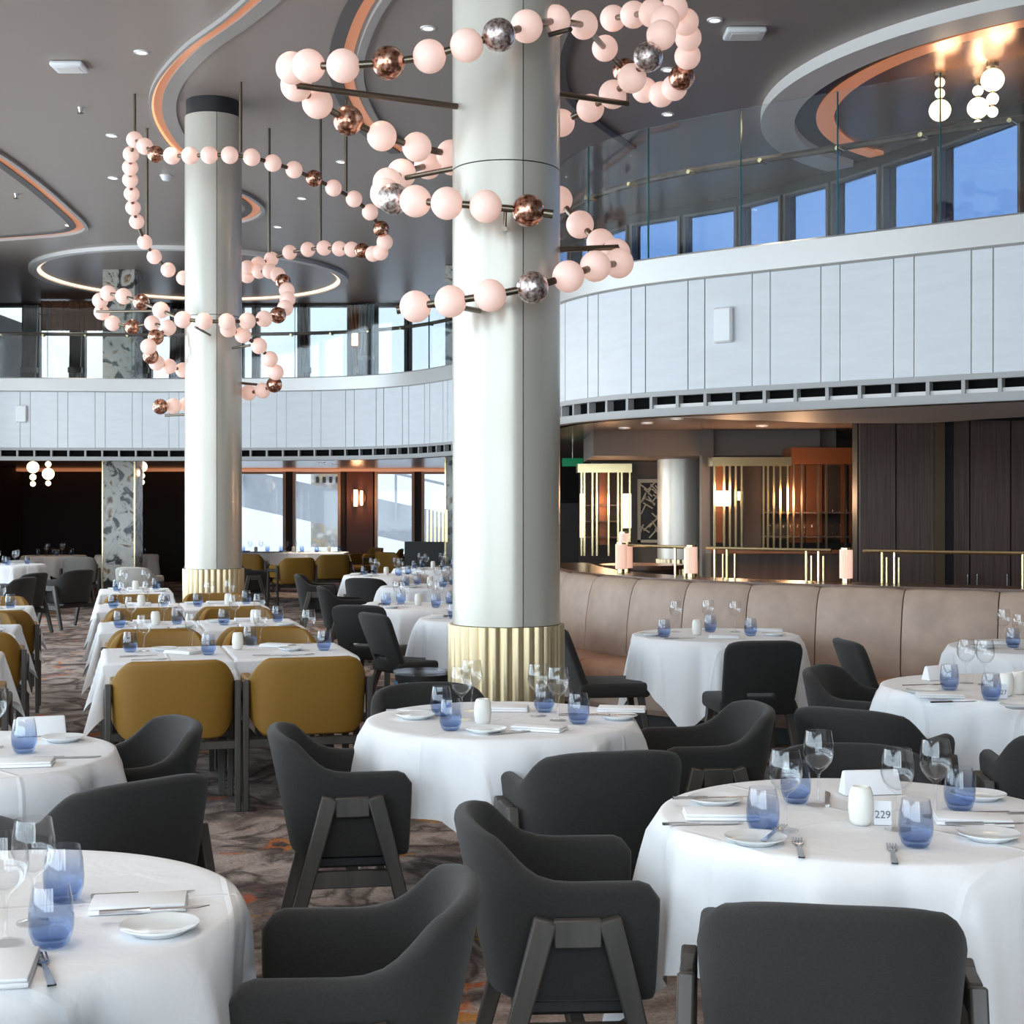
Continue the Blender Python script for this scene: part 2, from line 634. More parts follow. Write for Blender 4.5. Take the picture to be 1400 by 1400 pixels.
# balcony front: backing wall, cap, panels with metal strips, air slots
bal = struct('wall_balcony', BC.strip(MB(), 0, BC.L, rect(-.12, -.05, 2.36, 3.5), 150).mesh('wall_balcony', M['slot']), 'curved pale panelled balcony front round the upper deck')
link('cap', BC.strip(MB(), 0, BC.L, [(-.16, 3.50), (-.005, 3.50), (-.005, 3.455), (.03, 3.455), (.045, 3.47), (.045, 3.665), (.03, 3.68), (-.16, 3.68)], 150).mesh('cap', M['cap'], angle=25), bal)
link('lower_lip', BC.strip(MB(), 0, BC.L, [(-.05, 2.36), (.045, 2.36), (.05, 2.38), (.05, 2.425), (-.05, 2.425)], 150).mesh('lip', M['lip'], angle=25), bal)
link('upper_lip', BC.strip(MB(), 0, BC.L, rect(-.05, .03, 2.525, 2.565), 150).mesh('lip', M['lip'], angle=25), bal)
PT = .585
ph = BC.near(1349) % PT
s = ph - PT
i = 0
while s < BC.L - .05:
    for a, b, nm in ((s + .0, s + .146, 'panel'), (s + .158, s + PT - .012, 'panel')):
        a, b = max(a, 0), min(b, BC.L)
        if b - a > .03:
            link('panel', BC.strip(MB(), a, b, [(-.05, 2.565), (.018, 2.565), (.022, 2.57), (.022, 3.45), (.018, 3.455), (-.05, 3.455)], 4 if b - a > .2 else 2).mesh('panel', M['fascia'], angle=30), bal)
    for a in (s + .146, s + PT - .012):
        if 0 < a < BC.L - .02:
            link('strip', BC.strip(MB(), a + .001, a + .011, rect(-.05, .014, 2.565, 3.455), 1).mesh('strip', M['metal_strip'], False), bal)
    s += PT
s = .1
while s < BC.L - .3:
    link('slot_divider', BC.strip(MB(), s, s + .028, rect(-.05, .02, 2.425, 2.525), 1).mesh('slot_divider', M['lip'], False), bal)
    s += .265

NTH = ['first', 'second', 'third', 'fourth', 'fifth', 'sixth', 'seventh', 'eighth', 'ninth', 'tenth', 'eleventh', 'twelfth', 'thirteenth', 'fourteenth', 'fifteenth']
# glass balustrade on the balcony
sj = [BC.near(x) for x in (1400, 1282, 1136, 1007, 878, 795)]
joints = [max(0.05, sj[0] - 1.3 * k) for k in (3, 2, 1)] + sj[1:]
joints = sorted(set(joints))
while joints[-1] < BC.L - 1.5:
    joints.append(joints[-1] + 1.32)
joints.append(BC.L - .02)
CNT = [0, 0]
for k, (a, b) in enumerate(list(zip(joints, joints[1:]))):
    px = HX + F * BC.at((a + b) / 2)[0].x / BC.at((a + b) / 2)[0].y
    side = 'over the bar side' if px > 700 else 'in front of the far upper windows'
    o = tag(link('balustrade_panel', BC.strip(MB(), a + .006, b - .006, rect(-.075, -.06, 3.682, 4.80), 8).mesh('balustrade_panel', M['balustrade'])),
            'frameless glass balustrade panel %s, %s counting from the right' % (side, NTH[CNT[px <= 700]]), 'balustrade', 'glass balustrade panels ' + side)
    CNT[px <= 700] += 1
    link('edge', BC.strip(MB(), a + .0, a + .006, rect(-.077, -.058, 3.682, 4.80), 1).mesh('edge', M['green'], False), o)
rail = tag(link('handrail', BC.strip(MB(), .02, BC.L - .02, [(-.20 + .028 * math.cos(t * PI / 4), 4.40 + .028 * math.sin(t * PI / 4)) for t in range(8)], 160).mesh('handrail', M['brown_wood'])),
           'dark brown handrail running behind the glass balustrade', 'handrail')
s = .5
while s < BC.L - .3:
    p, t = BC.at(s)
    link('bracket', MB().cyl(BC.off(s, -.19, 4.37), BC.off(s, -.075, 4.37), .018, n=10).mesh('bracket', M['brass']), rail)
    s += .66

# ---- outer walls
def wall_windows(name, p0, p1, z0, z1, thick, wins, m, pane, frame, label=None, fw=.05):
    """wall from p0 to p1 with rectangular openings (s0, s1, za, zb), each with frame and pane"""
    global WN
    p0, p1 = Vector((*p0, 0)), Vector((*p1, 0))
    u = (p1 - p0).normalized()
    nn = Vector((-u.y, u.x, 0))
    L = (p1 - p0).length

    def blk(mb, s0, s1, a, b, t0=0, t1=thick):
        vs = []
        for z in (a, b):
            for s, t in ((s0, t0), (s1, t0), (s1, t1), (s0, t1)):
                q = p0 + u * s + nn * t
                vs.append((q.x, q.y, z))
        mb.add(vs, [(3, 2, 1, 0), (4, 5, 6, 7), (0, 1, 5, 4), (1, 2, 6, 5), (2, 3, 7, 6), (3, 0, 4, 7)])
    mb = MB()
    cur = 0
    for s0, s1, a, b in sorted(wins):
        if s0 > cur:
            blk(mb, cur, s0, z0, z1)
        if a > z0:
            blk(mb, s0, s1, z0, a)
        if b < z1:
            blk(mb, s0, s1, b, z1)
        cur = max(cur, s1)
    if cur < L:
        blk(mb, cur, L, z0, z1)
    w = struct(name, mb.mesh(name, m, False), label)
    for s0, s1, a, b in wins:
        f = MB()
        blk(f, s0 - .01, s0 + fw, a, b, -.03, thick * .6)
        blk(f, s1 - fw, s1 + .01, a, b, -.03, thick * .6)
        blk(f, s0 + fw, s1 - fw, b - fw, b, -.03, thick * .6)
        blk(f, s0 + fw, s1 - fw, a, a + fw, -.03, thick * .6)
        wo = struct('window_%d' % WN, f.mesh('window', frame, False))
        WN += 1
        g = MB()
        blk(g, s0 + fw, s1 - fw, a + fw, b - fw, thick * .3, thick * .3 + .012)
        link('pane', g.mesh('pane', pane, False), wo)
    return w


WN = 1
# left window wall (outside the picture) and window wall behind the camera
wl_ = []
for k in range(11):
    s0 = .3 + k * 2.4
    wl_ += [(s0, s0 + 2.2, .25, 2.42), (s0, s0 + 2.2, 2.95, 5.45)]


def two_deck(name, p0, p1, n, s_first, pitch, w):
    wall_windows(name + '_lower', p0, p1, 0, 2.7, .2, [(s_first + k * pitch, s_first + k * pitch + w, .25, 2.45) for k in range(n)], M['taupe_wall'], M['pane'], M['window_frame'])
    wall_windows(name + '_upper', p0, p1, 2.7, CEIL, .2, [(s_first + k * pitch, s_first + k * pitch + w, 2.95, 5.45) for k in range(n)], M['taupe_wall'], M['pane'], M['window_frame'])


two_deck('wall_left', (LW, BW), (LW, 22.4), 11, .25, 2.36, 2.2)
two_deck('wall_back', (3.2, BW), (LW, BW), 5, .2, 2.4, 2.2)
struct('wall_right', MB().box(8.4, 8.6, BW, 6.2, 0, CEIL).box(3.2, 8.6, BW - .2, BW, 0, CEIL).mesh('wall_right', M['taupe_wall'], False))
struct('wall_left_far', MB().box(LF - .2, LF, 22.2, Y_FAR, 0, CEIL).box(LF, LW, 22.2, 22.4, 0, CEIL).mesh('wall_left_far', M['brown_wall'], False))
# lower far wall with four bright windows right of the far column
def fx(x, d):
    return (x - HX) / F * d


yl = Y_FAR
wins = []
for xa, xb in ((318, 390), (401, 465), (513, 566), (577, 640)):
    wins.append((fx(xa, yl) - LF, fx(xb, yl) - LF, .55, 2.40))
wall_windows('wall_far_lower', (LF, yl), (X_R, yl), 0, 2.56, .2, wins, M['brown_wall'], M['dim_pane'], M['window_frame'])
# upper far wall: tall bright windows between drapes
yu = Y_FAR_UP
wins = []
for xa, xb in ((-60, 34), (51, 99), (113, 151), (158, 191), (204, 236), (330, 348), (352, 410), (420, 478), (514, 556), (560, 640), (646, 720)):
    wins.append((fx(xa, yu) - LF, fx(xb, yu) - LF, 3.05, 5.64))
wins = [w for w in wins if w[1] - w[0] > .2]
wall_windows('wall_far_upper', (LF, yu), (.2, yu), 2.8, CEIL + .1, .2, wins, M['brown_wall'], M['dim_pane'], M['trim_dark'])
# outboard wall of the upper deck on the right, tinted panes with blue sky
ow = OUT
for k, (a, b) in enumerate(zip(ow, ow[1:])):
    L = math.dist(a, b)
    n = max(1, round(L / 1.0))
    w = L / n
    wall_windows('wall_outboard', a, b, 2.8, CEIL + .1, .18, [(j * w + .035, (j + 1) * w - .035, 3.0, 5.52) for j in range(n)], M['brown_wall'], M['tint'], M['trim_dark'], fw=.03)
struct('wall_right_far', MB().box(X_R - .2, X_R, 6.2, Y_FAR, 0, 2.56).box(8.4, X_R, 6.0, 6.2, 0, CEIL).box(9.8, 10, 6.2, 8.2, 2.56, CEIL).mesh('wall_right_far', M['brown_wall'], False))


# ------------------------------------------------------------------ ceiling coves and lights
TN = [1]


def ring_path(cx, cy, a, b, a0=0, a1=360, n=60, rot=0):
    r = []
    for i in range(n + 1):
        t = math.radians(a0 + (a1 - a0) * i / n)
        x, y = a * math.cos(t), b * math.sin(t)
        c, s_ = math.cos(rot), math.sin(rot)
        r.append(Vector((cx + x * c - y * s_, cy + x * s_ + y * c)))
    return r


def ribbon(path, o0, o1, z0, z1):
    """flat strip along a plan path, offset to its left from o0 to o1"""
    vs, fs = [], []
    n = len(path)
    for i, p in enumerate(path):
        a, b = path[max(i - 1, 0)], path[min(i + 1, n - 1)]
        t = (b - a).normalized()
        nn = Vector((-t.y, t.x))
        for o, z in ((o0, z0), (o1, z0), (o1, z1), (o0, z1)):
            q = p + nn * o
            vs.append((q.x, q.y, z))
    for i in range(n - 1):
        for j in range(4):
            fs.append((i * 4 + j, i * 4 + (j + 1) % 4, i * 4 + 4 + (j + 1) % 4, i * 4 + 4 + j))
    fs += [(3, 2, 1, 0), tuple((n - 1) * 4 + j for j in range(4))]
    return MB().add(vs, fs)


def trim(bands, path, label, flip=1):
    """a ceiling moulding: bands of (offset0, offset1, drop, material)"""
    root = None
    for o0, o1, drop, m in bands:
        me = ribbon(path, o0 * flip, o1 * flip, CEIL - drop, CEIL + .02).mesh('trim', m, angle=30)
        if root is None:
            root = struct('trim_%d' % TN[0], me, label)
            TN[0] += 1
        else:
            link('band', me, root)


def spline(px, n=40):
    c = Curve([tuple(onz(x, y, CEIL)[:2]) for x, y in px])
    return [c.at(c.L * i / n)[0] for i in range(n + 1)]


cove = [(0, .03, .04, M['trim_mid']), (.03, .13, .004, M['cove']), (.03, .05, .02, M['led']), (.13, .27, .02, M['trim_mid'])]
cove_dim = [(0, .05, .04, M['trim_mid']), (.06, .17, .004, M['cove']), (.17, .27, .02, M['trim_dark'])]
trim(cove, spline([(362, -30), (306, 20), (250, 62), (213, 105), (203, 140), (212, 172), (238, 205), (285, 235)]), 'curved pale ceiling moulding with glowing copper cove left of the far column', -1)
trim(cove_dim, spline([(-70, 170), (0, 206), (60, 250), (105, 290), (119, 305), (118, 313), (90, 320), (0, 327), (-60, 330)]), 'curved ceiling moulding with dim copper cove at the far left')
trim(cove_dim, spline([(300, 252), (335, 262), (358, 277), (362, 287), (352, 296), (332, 302), (300, 305)]), 'pointed copper ceiling cove just right of the far column')
trim([(0, .07, .04, M['trim_mid']), (.10, .20, .004, M['cove']), (.20, .32, .025, M['trim_dark'])], spline([(560, -40), (520, 18), (500, 70), (498, 105), (508, 140), (530, 175), (570, 205)]), 'curved ceiling moulding between the two columns')
trim([(0, .08, .03, M['trim_dark'])], spline([(800, 20), (782, 60), (774, 95), (784, 130), (815, 160), (870, 200)]), 'dark curved ceiling groove right of the near column')
# glowing oval over the far left tables
rp = ring_path(-5.55, 25.4, 2.55, 2.75, n=80)
o = struct('trim_%d' % TN[0], ribbon(rp, -.14, 0, CEIL - .06, CEIL + .02).mesh('trim', M['trim_grey']), 'oval ceiling ring with a glowing rim over the far left tables')
TN[0] += 1
link('led', ribbon(rp, 0, .05, CEIL - .035, CEIL + .02).mesh('led', M['led_bright']), o)
link('disc', poly_slab([tuple(p) for p in ring_path(-5.55, 25.4, 2.47, 2.67, n=60)][:-1], CEIL - .012, CEIL + .02).mesh('disc', M['ceiling'], False), o)
# copper oval over the right upper deck, cut off by the outboard wall
CA, CB = Vector((2.95, 19.0)), Vector((5.11, 14.6))
CN = Vector((-(CB - CA).y, (CB - CA).x)).normalized()       # points outward


def inside(p):
    return (Vector(p) - CA).dot(CN) < -.12


def clip(poly):
    r = []
    for a, b in zip(poly, poly[1:] + poly[:1]):
        da, db = (Vector(a) - CA).dot(CN) + .12, (Vector(b) - CA).dot(CN) + .12
        if da < 0:
            r.append(tuple(a))
        if (da < 0) != (db < 0):
            r.append(tuple(Vector(a).lerp(Vector(b), da / (da - db))))
    return r


rp = [p for p in ring_path(6.0, 14.4, 3.5, 3.6, 20, 380, n=120) if inside(p)]
o = struct('trim_%d' % TN[0], ribbon(rp, 0, .34, CEIL - .11, CEIL + .02).mesh('trim', M['trim_grey']), 'large oval ceiling moulding with copper cove over the right upper deck')
TN[0] += 1
link('dark_band', ribbon(rp, .34, .56, CEIL - .03, CEIL + .02).mesh('band', M['trim_dark']), o)
link('cove', ribbon(rp, .56, .74, CEIL - .045, CEIL + .02).mesh('band', M['cove']), o)
link('disc', poly_slab(clip([tuple(p) for p in ring_path(6.0, 14.4, 2.80, 2.90, n=90)][:-1]), CEIL - .02, CEIL + .02).mesh('disc', M['copper_ceiling'], False), o)

dl = MB().lathe([(0, 0), (.042, 0), (.042, .006)], 20).mesh('lens', M['spot'])
dr = MB().lathe([(.042, .0), (.046, -.004), (.062, -.004), (.066, .006)], 20).mesh('ring', M['white_plastic'])


def spot_lamp(p, watts, size=1.2):
    l = bpy.data.lights.new('downlight_beam', 'SPOT')
    l.energy = watts
    l.color = (1, .84, .68)
    l.spot_size = size
    l.spot_blend = .6
    l.shadow_soft_size = .06
    o = bpy.data.objects.new('downlight_beam', l)
    o.location = p - Vector((0, 0, .03))
    C.objects.link(o)


def downlight(p, label, group=None, watts=0):
    d = thing('downlight', label, 'ceiling light', p - Vector((0, 0, .007)), 0, group)
    link('lens', dl, d)
    link('ring', dr, d)
    if watts:
        spot_lamp(p, watts)


DL = [(193, 71, 'above the far left tables, nearest the white ceiling box'), (153, 185, 'left of the far chandelier, upper of two'), (155, 243, 'left of the far chandelier, lower of two'), (95, 308, 'beside the far left copper cove'),
      (93, 358, 'inside the glowing ceiling oval, left half'), (428, 397, 'inside the glowing ceiling oval, right end'), (585, 38, 'just left of the near column'), (467, 221, 'seen between the two columns, upper'), (413, 271, 'seen between the two columns, middle'), (380, 310, 'seen between the two columns, lowest'),
      (977, 27, 'right of the near chandelier, by the ceiling box'), (913, 156, 'below the right loop of the near chandelier'), (913, 95, 'within the right loop of the near chandelier')]
for x, y, w in DL:
    downlight(onz(x, y, CEIL), 'small round recessed downlight ' + w, watts=150)
for x, y, w in ((885, 578, 'nearest the balcony edge'), (925, 572, 'left of the copper bar, front'), (890, 598, 'close to the bar column'), (440, 632, 'above the far windows, left'), (458, 634, 'above the far windows, right')):
    downlight(onz(x, y, 2.46), 'small downlight in the lower ceiling ' + w, watts=130)
# unseen rows of ceiling spots in front of and above the picture
for x in (-5.5, -1.6, 2.3):
    for y in (2.0, 5.0, 8.0):
        downlight(Vector((x, y, CEIL)), 'small round recessed downlight above the front tables', 'front ceiling downlights', watts=150)

for x, y, t in ((1.2, 15.6, 'left'), (2.6, 15.2, 'middle'), (3.9, 12.6, 'before the dark panels'), (5.3, 12.2, 'far right')):  # added lamps that brighten the bar area, modelled as recessed lights
    downlight(Vector((x, y, 2.46)), 'added fill downlight under the lower ceiling over the bar aisle, ' + t, watts=130)
for x, y, w, tag_ in ((95, 88, .30, 'above the far left tables'), (1018, 42, .34, 'right of the near chandelier')):
    p = onz(x, y, CEIL)
    b = thing('ceiling_speaker', 'white oval ceiling box ' + tag_, 'ceiling box', p - Vector((0, 0, .05)))
    link('housing', MB().box(-w * .5, w * .5, -.13, .13, 0, .05).mesh('housing', M['white_plastic'], bevel=.022, seg=3), b)
    link('grille', MB().box(-w * .35, w * .35, -.08, .08, -.004, .002).mesh('grille', M['trim_grey'], bevel=.002, seg=1), b)
for x, y, t in ((110, 147, 'left of the far chandelier'), (22, 265, 'at the far left')):
    p = onz(x, y, CEIL)
    b = thing('sprinkler', 'small dark ceiling sprinkler head ' + t, 'sprinkler', p)
    link('body', MB().cyl((0, 0, -.05), (0, 0, 0), .014, .03, 12).mesh('body', M['steel']), b)
    link('deflector', MB().cyl((0, 0, -.062), (0, 0, -.056), .032, n=14).mesh('deflector', M['rod']), b)
p = onz(227, 240, CEIL)
b = thing('smoke_detector', 'small white domed smoke detector beside the far column', 'detector', p)
link('dome', MB().lathe([(0, -.07), (.04, -.062), (.06, -.03), (.065, 0)], 18).mesh('dome', M['white_plastic']), b)
link('base', MB().cyl((0, 0, -.012), (0, 0, 0), .075, n=20).mesh('base', M['white_plastic']), b)

# white boxes on the balcony front
for x, y, t, w, h in ((989, 445, 'on the right balcony front', .17, .285), (27, 566, 'on the far left balcony front', .17, .27)):
    s = BC.near(x)
    p, tg = BC.at(s)
    d = p.y
    z = EYE + (HY - y) / F * d
    q = BC.off(s, .022, z)
    b = thing('access_point', 'white rounded access point box ' + t, 'wall box', q, math.atan2(-tg.y, -tg.x))
    link('cover', MB().box(-w / 2, w / 2, -.045, 0, -h / 2, h / 2).mesh('cover', M['white_plastic'], bevel=.02, seg=3), b)
    link('face', MB().box(-w / 2 + .012, w / 2 - .012, -.049, -.04, -h / 2 + .012, h / 2 - .012).mesh('face', M['white_plastic'], bevel=.004, seg=1), b)


# ------------------------------------------------------------------ columns
def column(x, y, top, label, r=.28, seams=(3.35,), a_off=72, base_h=1.0, collar=True):
    c = thing('column', label, 'column', (x, y, 0))
    link('core', MB().cyl((0, 0, .02), (0, 0, top), r - .012, n=48).mesh('core', M['black']), c)
    # fluted base: 30 rounded flutes
    n = 30
    vs, prof = [], []
    for k in range(n):
        for j in range(6):
            t = (k + j / 6) / n * 2 * PI
            prof.append((r + .012) * 1 + .016 * abs(math.sin(PI * (j / 6))) - .004)
    m = len(prof)
    for z in (.04, base_h):
        for k in range(m):
            t = 2 * PI * k / m
            vs.append((prof[k] * math.cos(t), prof[k] * math.sin(t), z))
    fs = [(k, (k + 1) % m, m + (k + 1) % m, m + k) for k in range(m)] + [tuple(range(m, 2 * m)), tuple(range(m - 1, -1, -1))]
    link('fluted_base', MB().add(vs, fs).mesh('fluted_base', M['gold'], angle=50), c)['label'] = 'gold fluted column base'
    link('plinth', MB().cyl((0, 0, 0), (0, 0, .05), r + .035, n=48).mesh('plinth', M['bronze']), c)
    # pearl cladding in three curved panels, split by horizontal joints
    zs = [base_h] + [z for z in seams if z < top] + [top - (.16 if collar else 0)]
    for za, zb in zip(zs, zs[1:]):
        for k in range(3):
            a0 = math.radians(-a_off + k * 120 + .55)
            a1 = math.radians(-a_off + (k + 1) * 120 - .55)
            q = 20
            vs, fs = [], []
            for i in range(q + 1):
                t = a0 + (a1 - a0) * i / q
                for rr, z in ((r, za + .003), (r, zb - .003), (r - .01, zb - .003), (r - .01, za + .003)):
                    vs.append((rr * math.cos(t), rr * math.sin(t), z))
            for i in range(q):
                for j in range(4):
                    fs.append((i * 4 + j, i * 4 + 4 + j, i * 4 + 4 + (j + 1) % 4, i * 4 + (j + 1) % 4))
            fs += [(0, 1, 2, 3), (q * 4 + 3, q * 4 + 2, q * 4 + 1, q * 4)]
            link('cladding', MB().add(vs, fs).mesh('cladding', M['column'], angle=30), c)
    if collar:
        link('collar', MB().cyl((0, 0, top - .16), (0, 0, top), r - .03, n=48).mesh('collar', M['collar']), c)
    return c


column(-.03, 7.62, CEIL, 'thick pearl column with gold fluted base in the middle of the room')
column(-2.98, 14.6, CEIL, 'farther pearl column with gold fluted base behind the mustard chairs', seams=(3.5,))
column(2.02, 17.4, 2.46, 'grey pearl column behind the brass rail under the balcony', seams=(), r=.29, a_off=60, collar=False)
# marble pillars
for x, y0, lab in ((-6.65, 25.0, 'square veined marble pillar at the far left'), (-.84, 24.6, 'marble pillar end beside the brass screen, behind the near column')):
    w = .27
    p = thing('marble_pillar', lab, 'pillar', (x, y0, 0))
    link('shaft', MB().box(-w, w, -w, w, 0, CEIL - .01).mesh('shaft', M['marble'], False), p)
    for sx in (-1, 1):
        link('corner_bead', MB().box(sx * w - .012, sx * w + .012, -w - .012, -w + .012, 0, 2.44).mesh('corner_bead', M['brass'], False), p)


# ------------------------------------------------------------------ bead chandeliers
ORB = .158
orb_me = {k: MB().sphere((0, 0, 0), ORB / 2, 24, 14).mesh('orb', M[m]) for k, m in (('W', 'orb'), ('C', 'orb_copper'), ('S', 'orb_silver'))}
orb_lab = {'C': 'mottled copper orb', 'S': 'mottled silver orb'}


def chandelier(name, label, anchor, strands, rods, caps=()):
    root = thing(name, label, 'chandelier', anchor)
    A = Vector(anchor)
    for st in strands:
        pts = [(at(x, y, d) - A, k) for x, y, d, k in st]
        for p, k in pts:
            o = link('orb', orb_me[k], root, p)
            if k in orb_lab:
                o['label'] = orb_lab[k]
        for (a, _), (b, _) in zip(pts, pts[1:]):
            u = (b - a)
            g = u.length - ORB
            if g > -.03:
                v = u.normalized()
                link('connector', MB().cyl(a + v * (ORB / 2 - .012), b - v * (ORB / 2 - .012), .018, n=10).mesh('connector', M['rod']), root)
    for a, b, r in rods:
        link('rod', MB().cyl(Vector(a) - A, Vector(b) - A, r, n=10).mesh('rod', M['rod']), root)
    for a, b in caps:
        link('end_cap', MB().cyl(Vector(a) - A, Vector(b) - A, .022, n=10).mesh('end_cap', M['rod']), root)
    return root


def strand(rows):
    """rows of (x, y, depth, kind); 'W' by default"""
    return [(r[0], r[1], r[2], r[3] if len(r) > 3 else 'W') for r in rows]


S1 = strand([(568, 419, 7.25), (616, 412, 7.15), (670, 404, 7.1), (728, 393, 7.12, 'S'), (777, 378, 7.2), (814, 364, 7.4), (846, 360, 7.7), (842, 346, 7.95), (821, 332, 8.15), (793, 307, 8.3), (764, 273, 8.4),
             (727, 251, 8.42), (690, 234, 8.4), (652, 222, 8.25), (616, 211, 8.05), (570, 201, 7.85), (522, 186, 7.75), (476, 165, 7.68, 'C'), (434, 141, 7.5), (405, 117, 7.35), (399, 93, 7.15), (422, 90, 6.98), (469, 90, 6.9), (531, 86, 6.9, 'C'), (587, 77, 6.9), (638, 62, 6.88),
             (682, 48, 6.9, 'S'), (720, 36, 7.1), (759, 28, 7.5), (798, 34, 8.1), (827, 66, 8.9), (854, 97, 9.2, 'C'), (881, 123, 9.15), (904, 129, 9.1), (922, 120, 9.0), (932, 106, 8.9, 'C'), (940, 77, 8.8), (941, 52, 8.7), (937, 30, 8.6), (922, 12, 8.5)])
S2 = strand([(838, 25, 8.9), (866, 20, 8.6), (892, 18, 8.2), (909, 28, 7.9), (904, 48, 7.75), (886, 78, 7.75, 'S'), (864, 107, 7.9), (838, 129, 8.1), (807, 148, 8.3), (767, 168, 8.4), (728, 188, 8.45), (690, 203, 8.5), (652, 214, 8.5), (618, 221, 8.5), (585, 226, 8.35), (549, 237, 8.0), (530, 250, 7.7),
             (527, 265, 7.45), (538, 272, 7.3, 'S'), (568, 275, 7.2), (611, 278, 7.1), (664, 282, 7.08), (722, 288, 7.1, 'C')])
cx2 = Vector((-.03, 7.62, 0))
rodsN = [(at(406, 117, 7.25), at(628, 146, 7.5), .016), (at(406, 117, 7.25), at(404, 100, 7.25), .008),
         (at(858, 142, 8.0), at(762, 128, 7.7), .015), (at(858, 142, 8.0), at(858, 120, 8.0), .008),
         (at(780, 40, 7.3), at(742, 50, 7.5), .013),
         (at(555, 243, 7.9), at(622, 230, 7.7), .014),
         (at(845, 338, 7.75), at(764, 341, 7.66), .015), (at(845, 338, 7.75), at(848, 352, 7.75), .008),
         (at(691, 287, 7.1), at(690, 312, 7.1), .009), (at(690, 313, 7.05), at(690, 313, 7.34), .013),
         (at(628, 420, 7.12), at(655, 425, 7.36), .014)]
chandelier('bead_chandelier', 'large looping chandelier of pink frosted and copper orbs round the near column', (-.03, 7.62, 3.0), [S1, S2], rodsN,
           [(at(535, 272, 7.1), at(548, 272, 7.1)), (at(742, 291, 7.1), at(756, 293, 7.1)), (at(542, 424, 7.27), at(552, 422, 7.27))][1:])

FA = strand([(318, 372, 15.6), (338, 366, 15.5), (353, 361, 15.6), (371, 354, 15.7), (396, 345, 15.6), (421, 341, 15.4), (443, 339, 15.2), (464, 340, 15.05), (481, 341, 14.9), (495, 343, 14.75, 'C'), (510, 347, 14.6), (520, 345, 14.3), (526, 331, 14.15), (521, 313, 14.1, 'C'), (506, 290, 14.0), (484, 272, 13.9), (456, 257, 13.8), (429, 244, 13.7, 'C'), (402, 232, 13.55), (373, 223, 13.4), (344, 215, 13.3), (314, 212, 13.25), (286, 212, 13.25), (260, 213, 13.3), (235, 213, 13.4), (213, 211, 13.6, 'C'), (198, 200, 13.8), (184, 191, 14.1),
             (179, 211, 14.35), (178, 229, 14.55), (178, 246, 14.75), (180, 265, 14.95), (182, 284, 15.15), (187, 303, 15.35), (198, 331, 15.5), (211, 351, 15.6), (230, 369, 15.65), (251, 380, 15.7), (272, 384, 15.7), (294, 385, 15.7), (316, 382, 15.7), (338, 377, 15.6), (354, 371, 15.5), (369, 371, 15.3), (380, 376, 15.1), (387, 385, 14.9, 'C'), (392, 397, 14.7), (393, 409, 14.5), (390, 421, 14.3), (380, 431, 14.05, 'C'), (361, 436, 13.85), (338, 439, 13.7), (310, 440, 13.6), (279, 439, 13.55), (250, 437, 13.6),
             (220, 424, 13.8), (193, 413, 14.0, 'C'), (169, 405, 14.2), (148, 401, 14.45), (137, 411, 14.7), (139, 427, 14.9), (154, 442, 14.95), (181, 447, 14.9, 'C'), (208, 442, 14.8), (230, 448, 14.6), (213, 461, 14.5, 'C'), (203, 474, 14.4), (206, 487, 14.6, 'C'), (214, 496, 14.8), (231, 501, 14.95), (250, 506, 15.1), (271, 509, 15.2)])
FB = strand([(312, 450, 14.0), (332, 458, 14.1), (354, 473, 14.2), (369, 491, 14.3), (377, 509, 14.4), (375, 526, 14.55, 'C'), (359, 534, 14.7), (340, 537, 14.85), (318, 541, 15.0), (297, 545, 15.1), (276, 549, 15.1), (256, 553, 15.05), (237, 555, 14.95), (219, 556, 14.85, 'C')])


def hang(x, d, y):
    p = at(x, y, d)
    return (Vector((p.x, p.y, CEIL)), p, .016)


rodsF = [hang(184, 14.3, 184), hang(201, 15.6, 322), hang(329, 13.9, 208), hang(368, 15.6, 345), hang(438, 15.2, 331), hang(473, 14.4, 262),
         (at(132, 426, 14.7), at(222, 425, 14.3), .013), (at(267, 447, 13.6), at(287, 458, 14.25), .012), (at(318, 476, 14.4), at(342, 472, 14.2), .012), (at(325, 523, 14.6), at(352, 526, 14.7), .013), (at(226, 568, 14.8), at(268, 566, 14.6), .013)]
chandelier('bead_chandelier', 'looping chandelier of small pink orbs hung by rods round the farther column', (-2.98, 14.6, 3.0), [FA, FB], rodsF)


# ------------------------------------------------------------------ banquette with ledge, lamps and rail
QC = Curve([(4.6, 8.95), (3.95, 9.25), (3.35, 9.6), (2.75, 9.9), (2.2, 10.25), (1.65, 10.62), (1.2, 11.05), (.85, 11.55), (.6, 12.1), (.42, 12.8), (.32, 13.6), (.28, 14.4)])
bq = thing('banquette', 'long curved taupe leather banquette with channelled back below the brass rail', 'banquette', (0, 0, 0))
link('plinth', QC.strip(MB(), 0, QC.L, rect(.02, .50, 0, .12), 70).mesh('plinth', M['black']), bq)
link('base', QC.strip(MB(), 0, QC.L, [(0, .12), (.54, .12), (.56, .16), (.55, .30), (.54, .31), (0, .31)], 70).mesh('base', M['leather'], angle=30), bq)
seams = [QC.near(x) for x in (1362, 1240, 1124, 1025, 943, 871, 813)]
P0 = seams[1] - seams[0]
seams = [0, max(.1, seams[0] - 1.4), seams[0] - .7] + seams + [seams[-1] + .7, QC.L]
seams = sorted(set(round(s, 3) for s in seams))
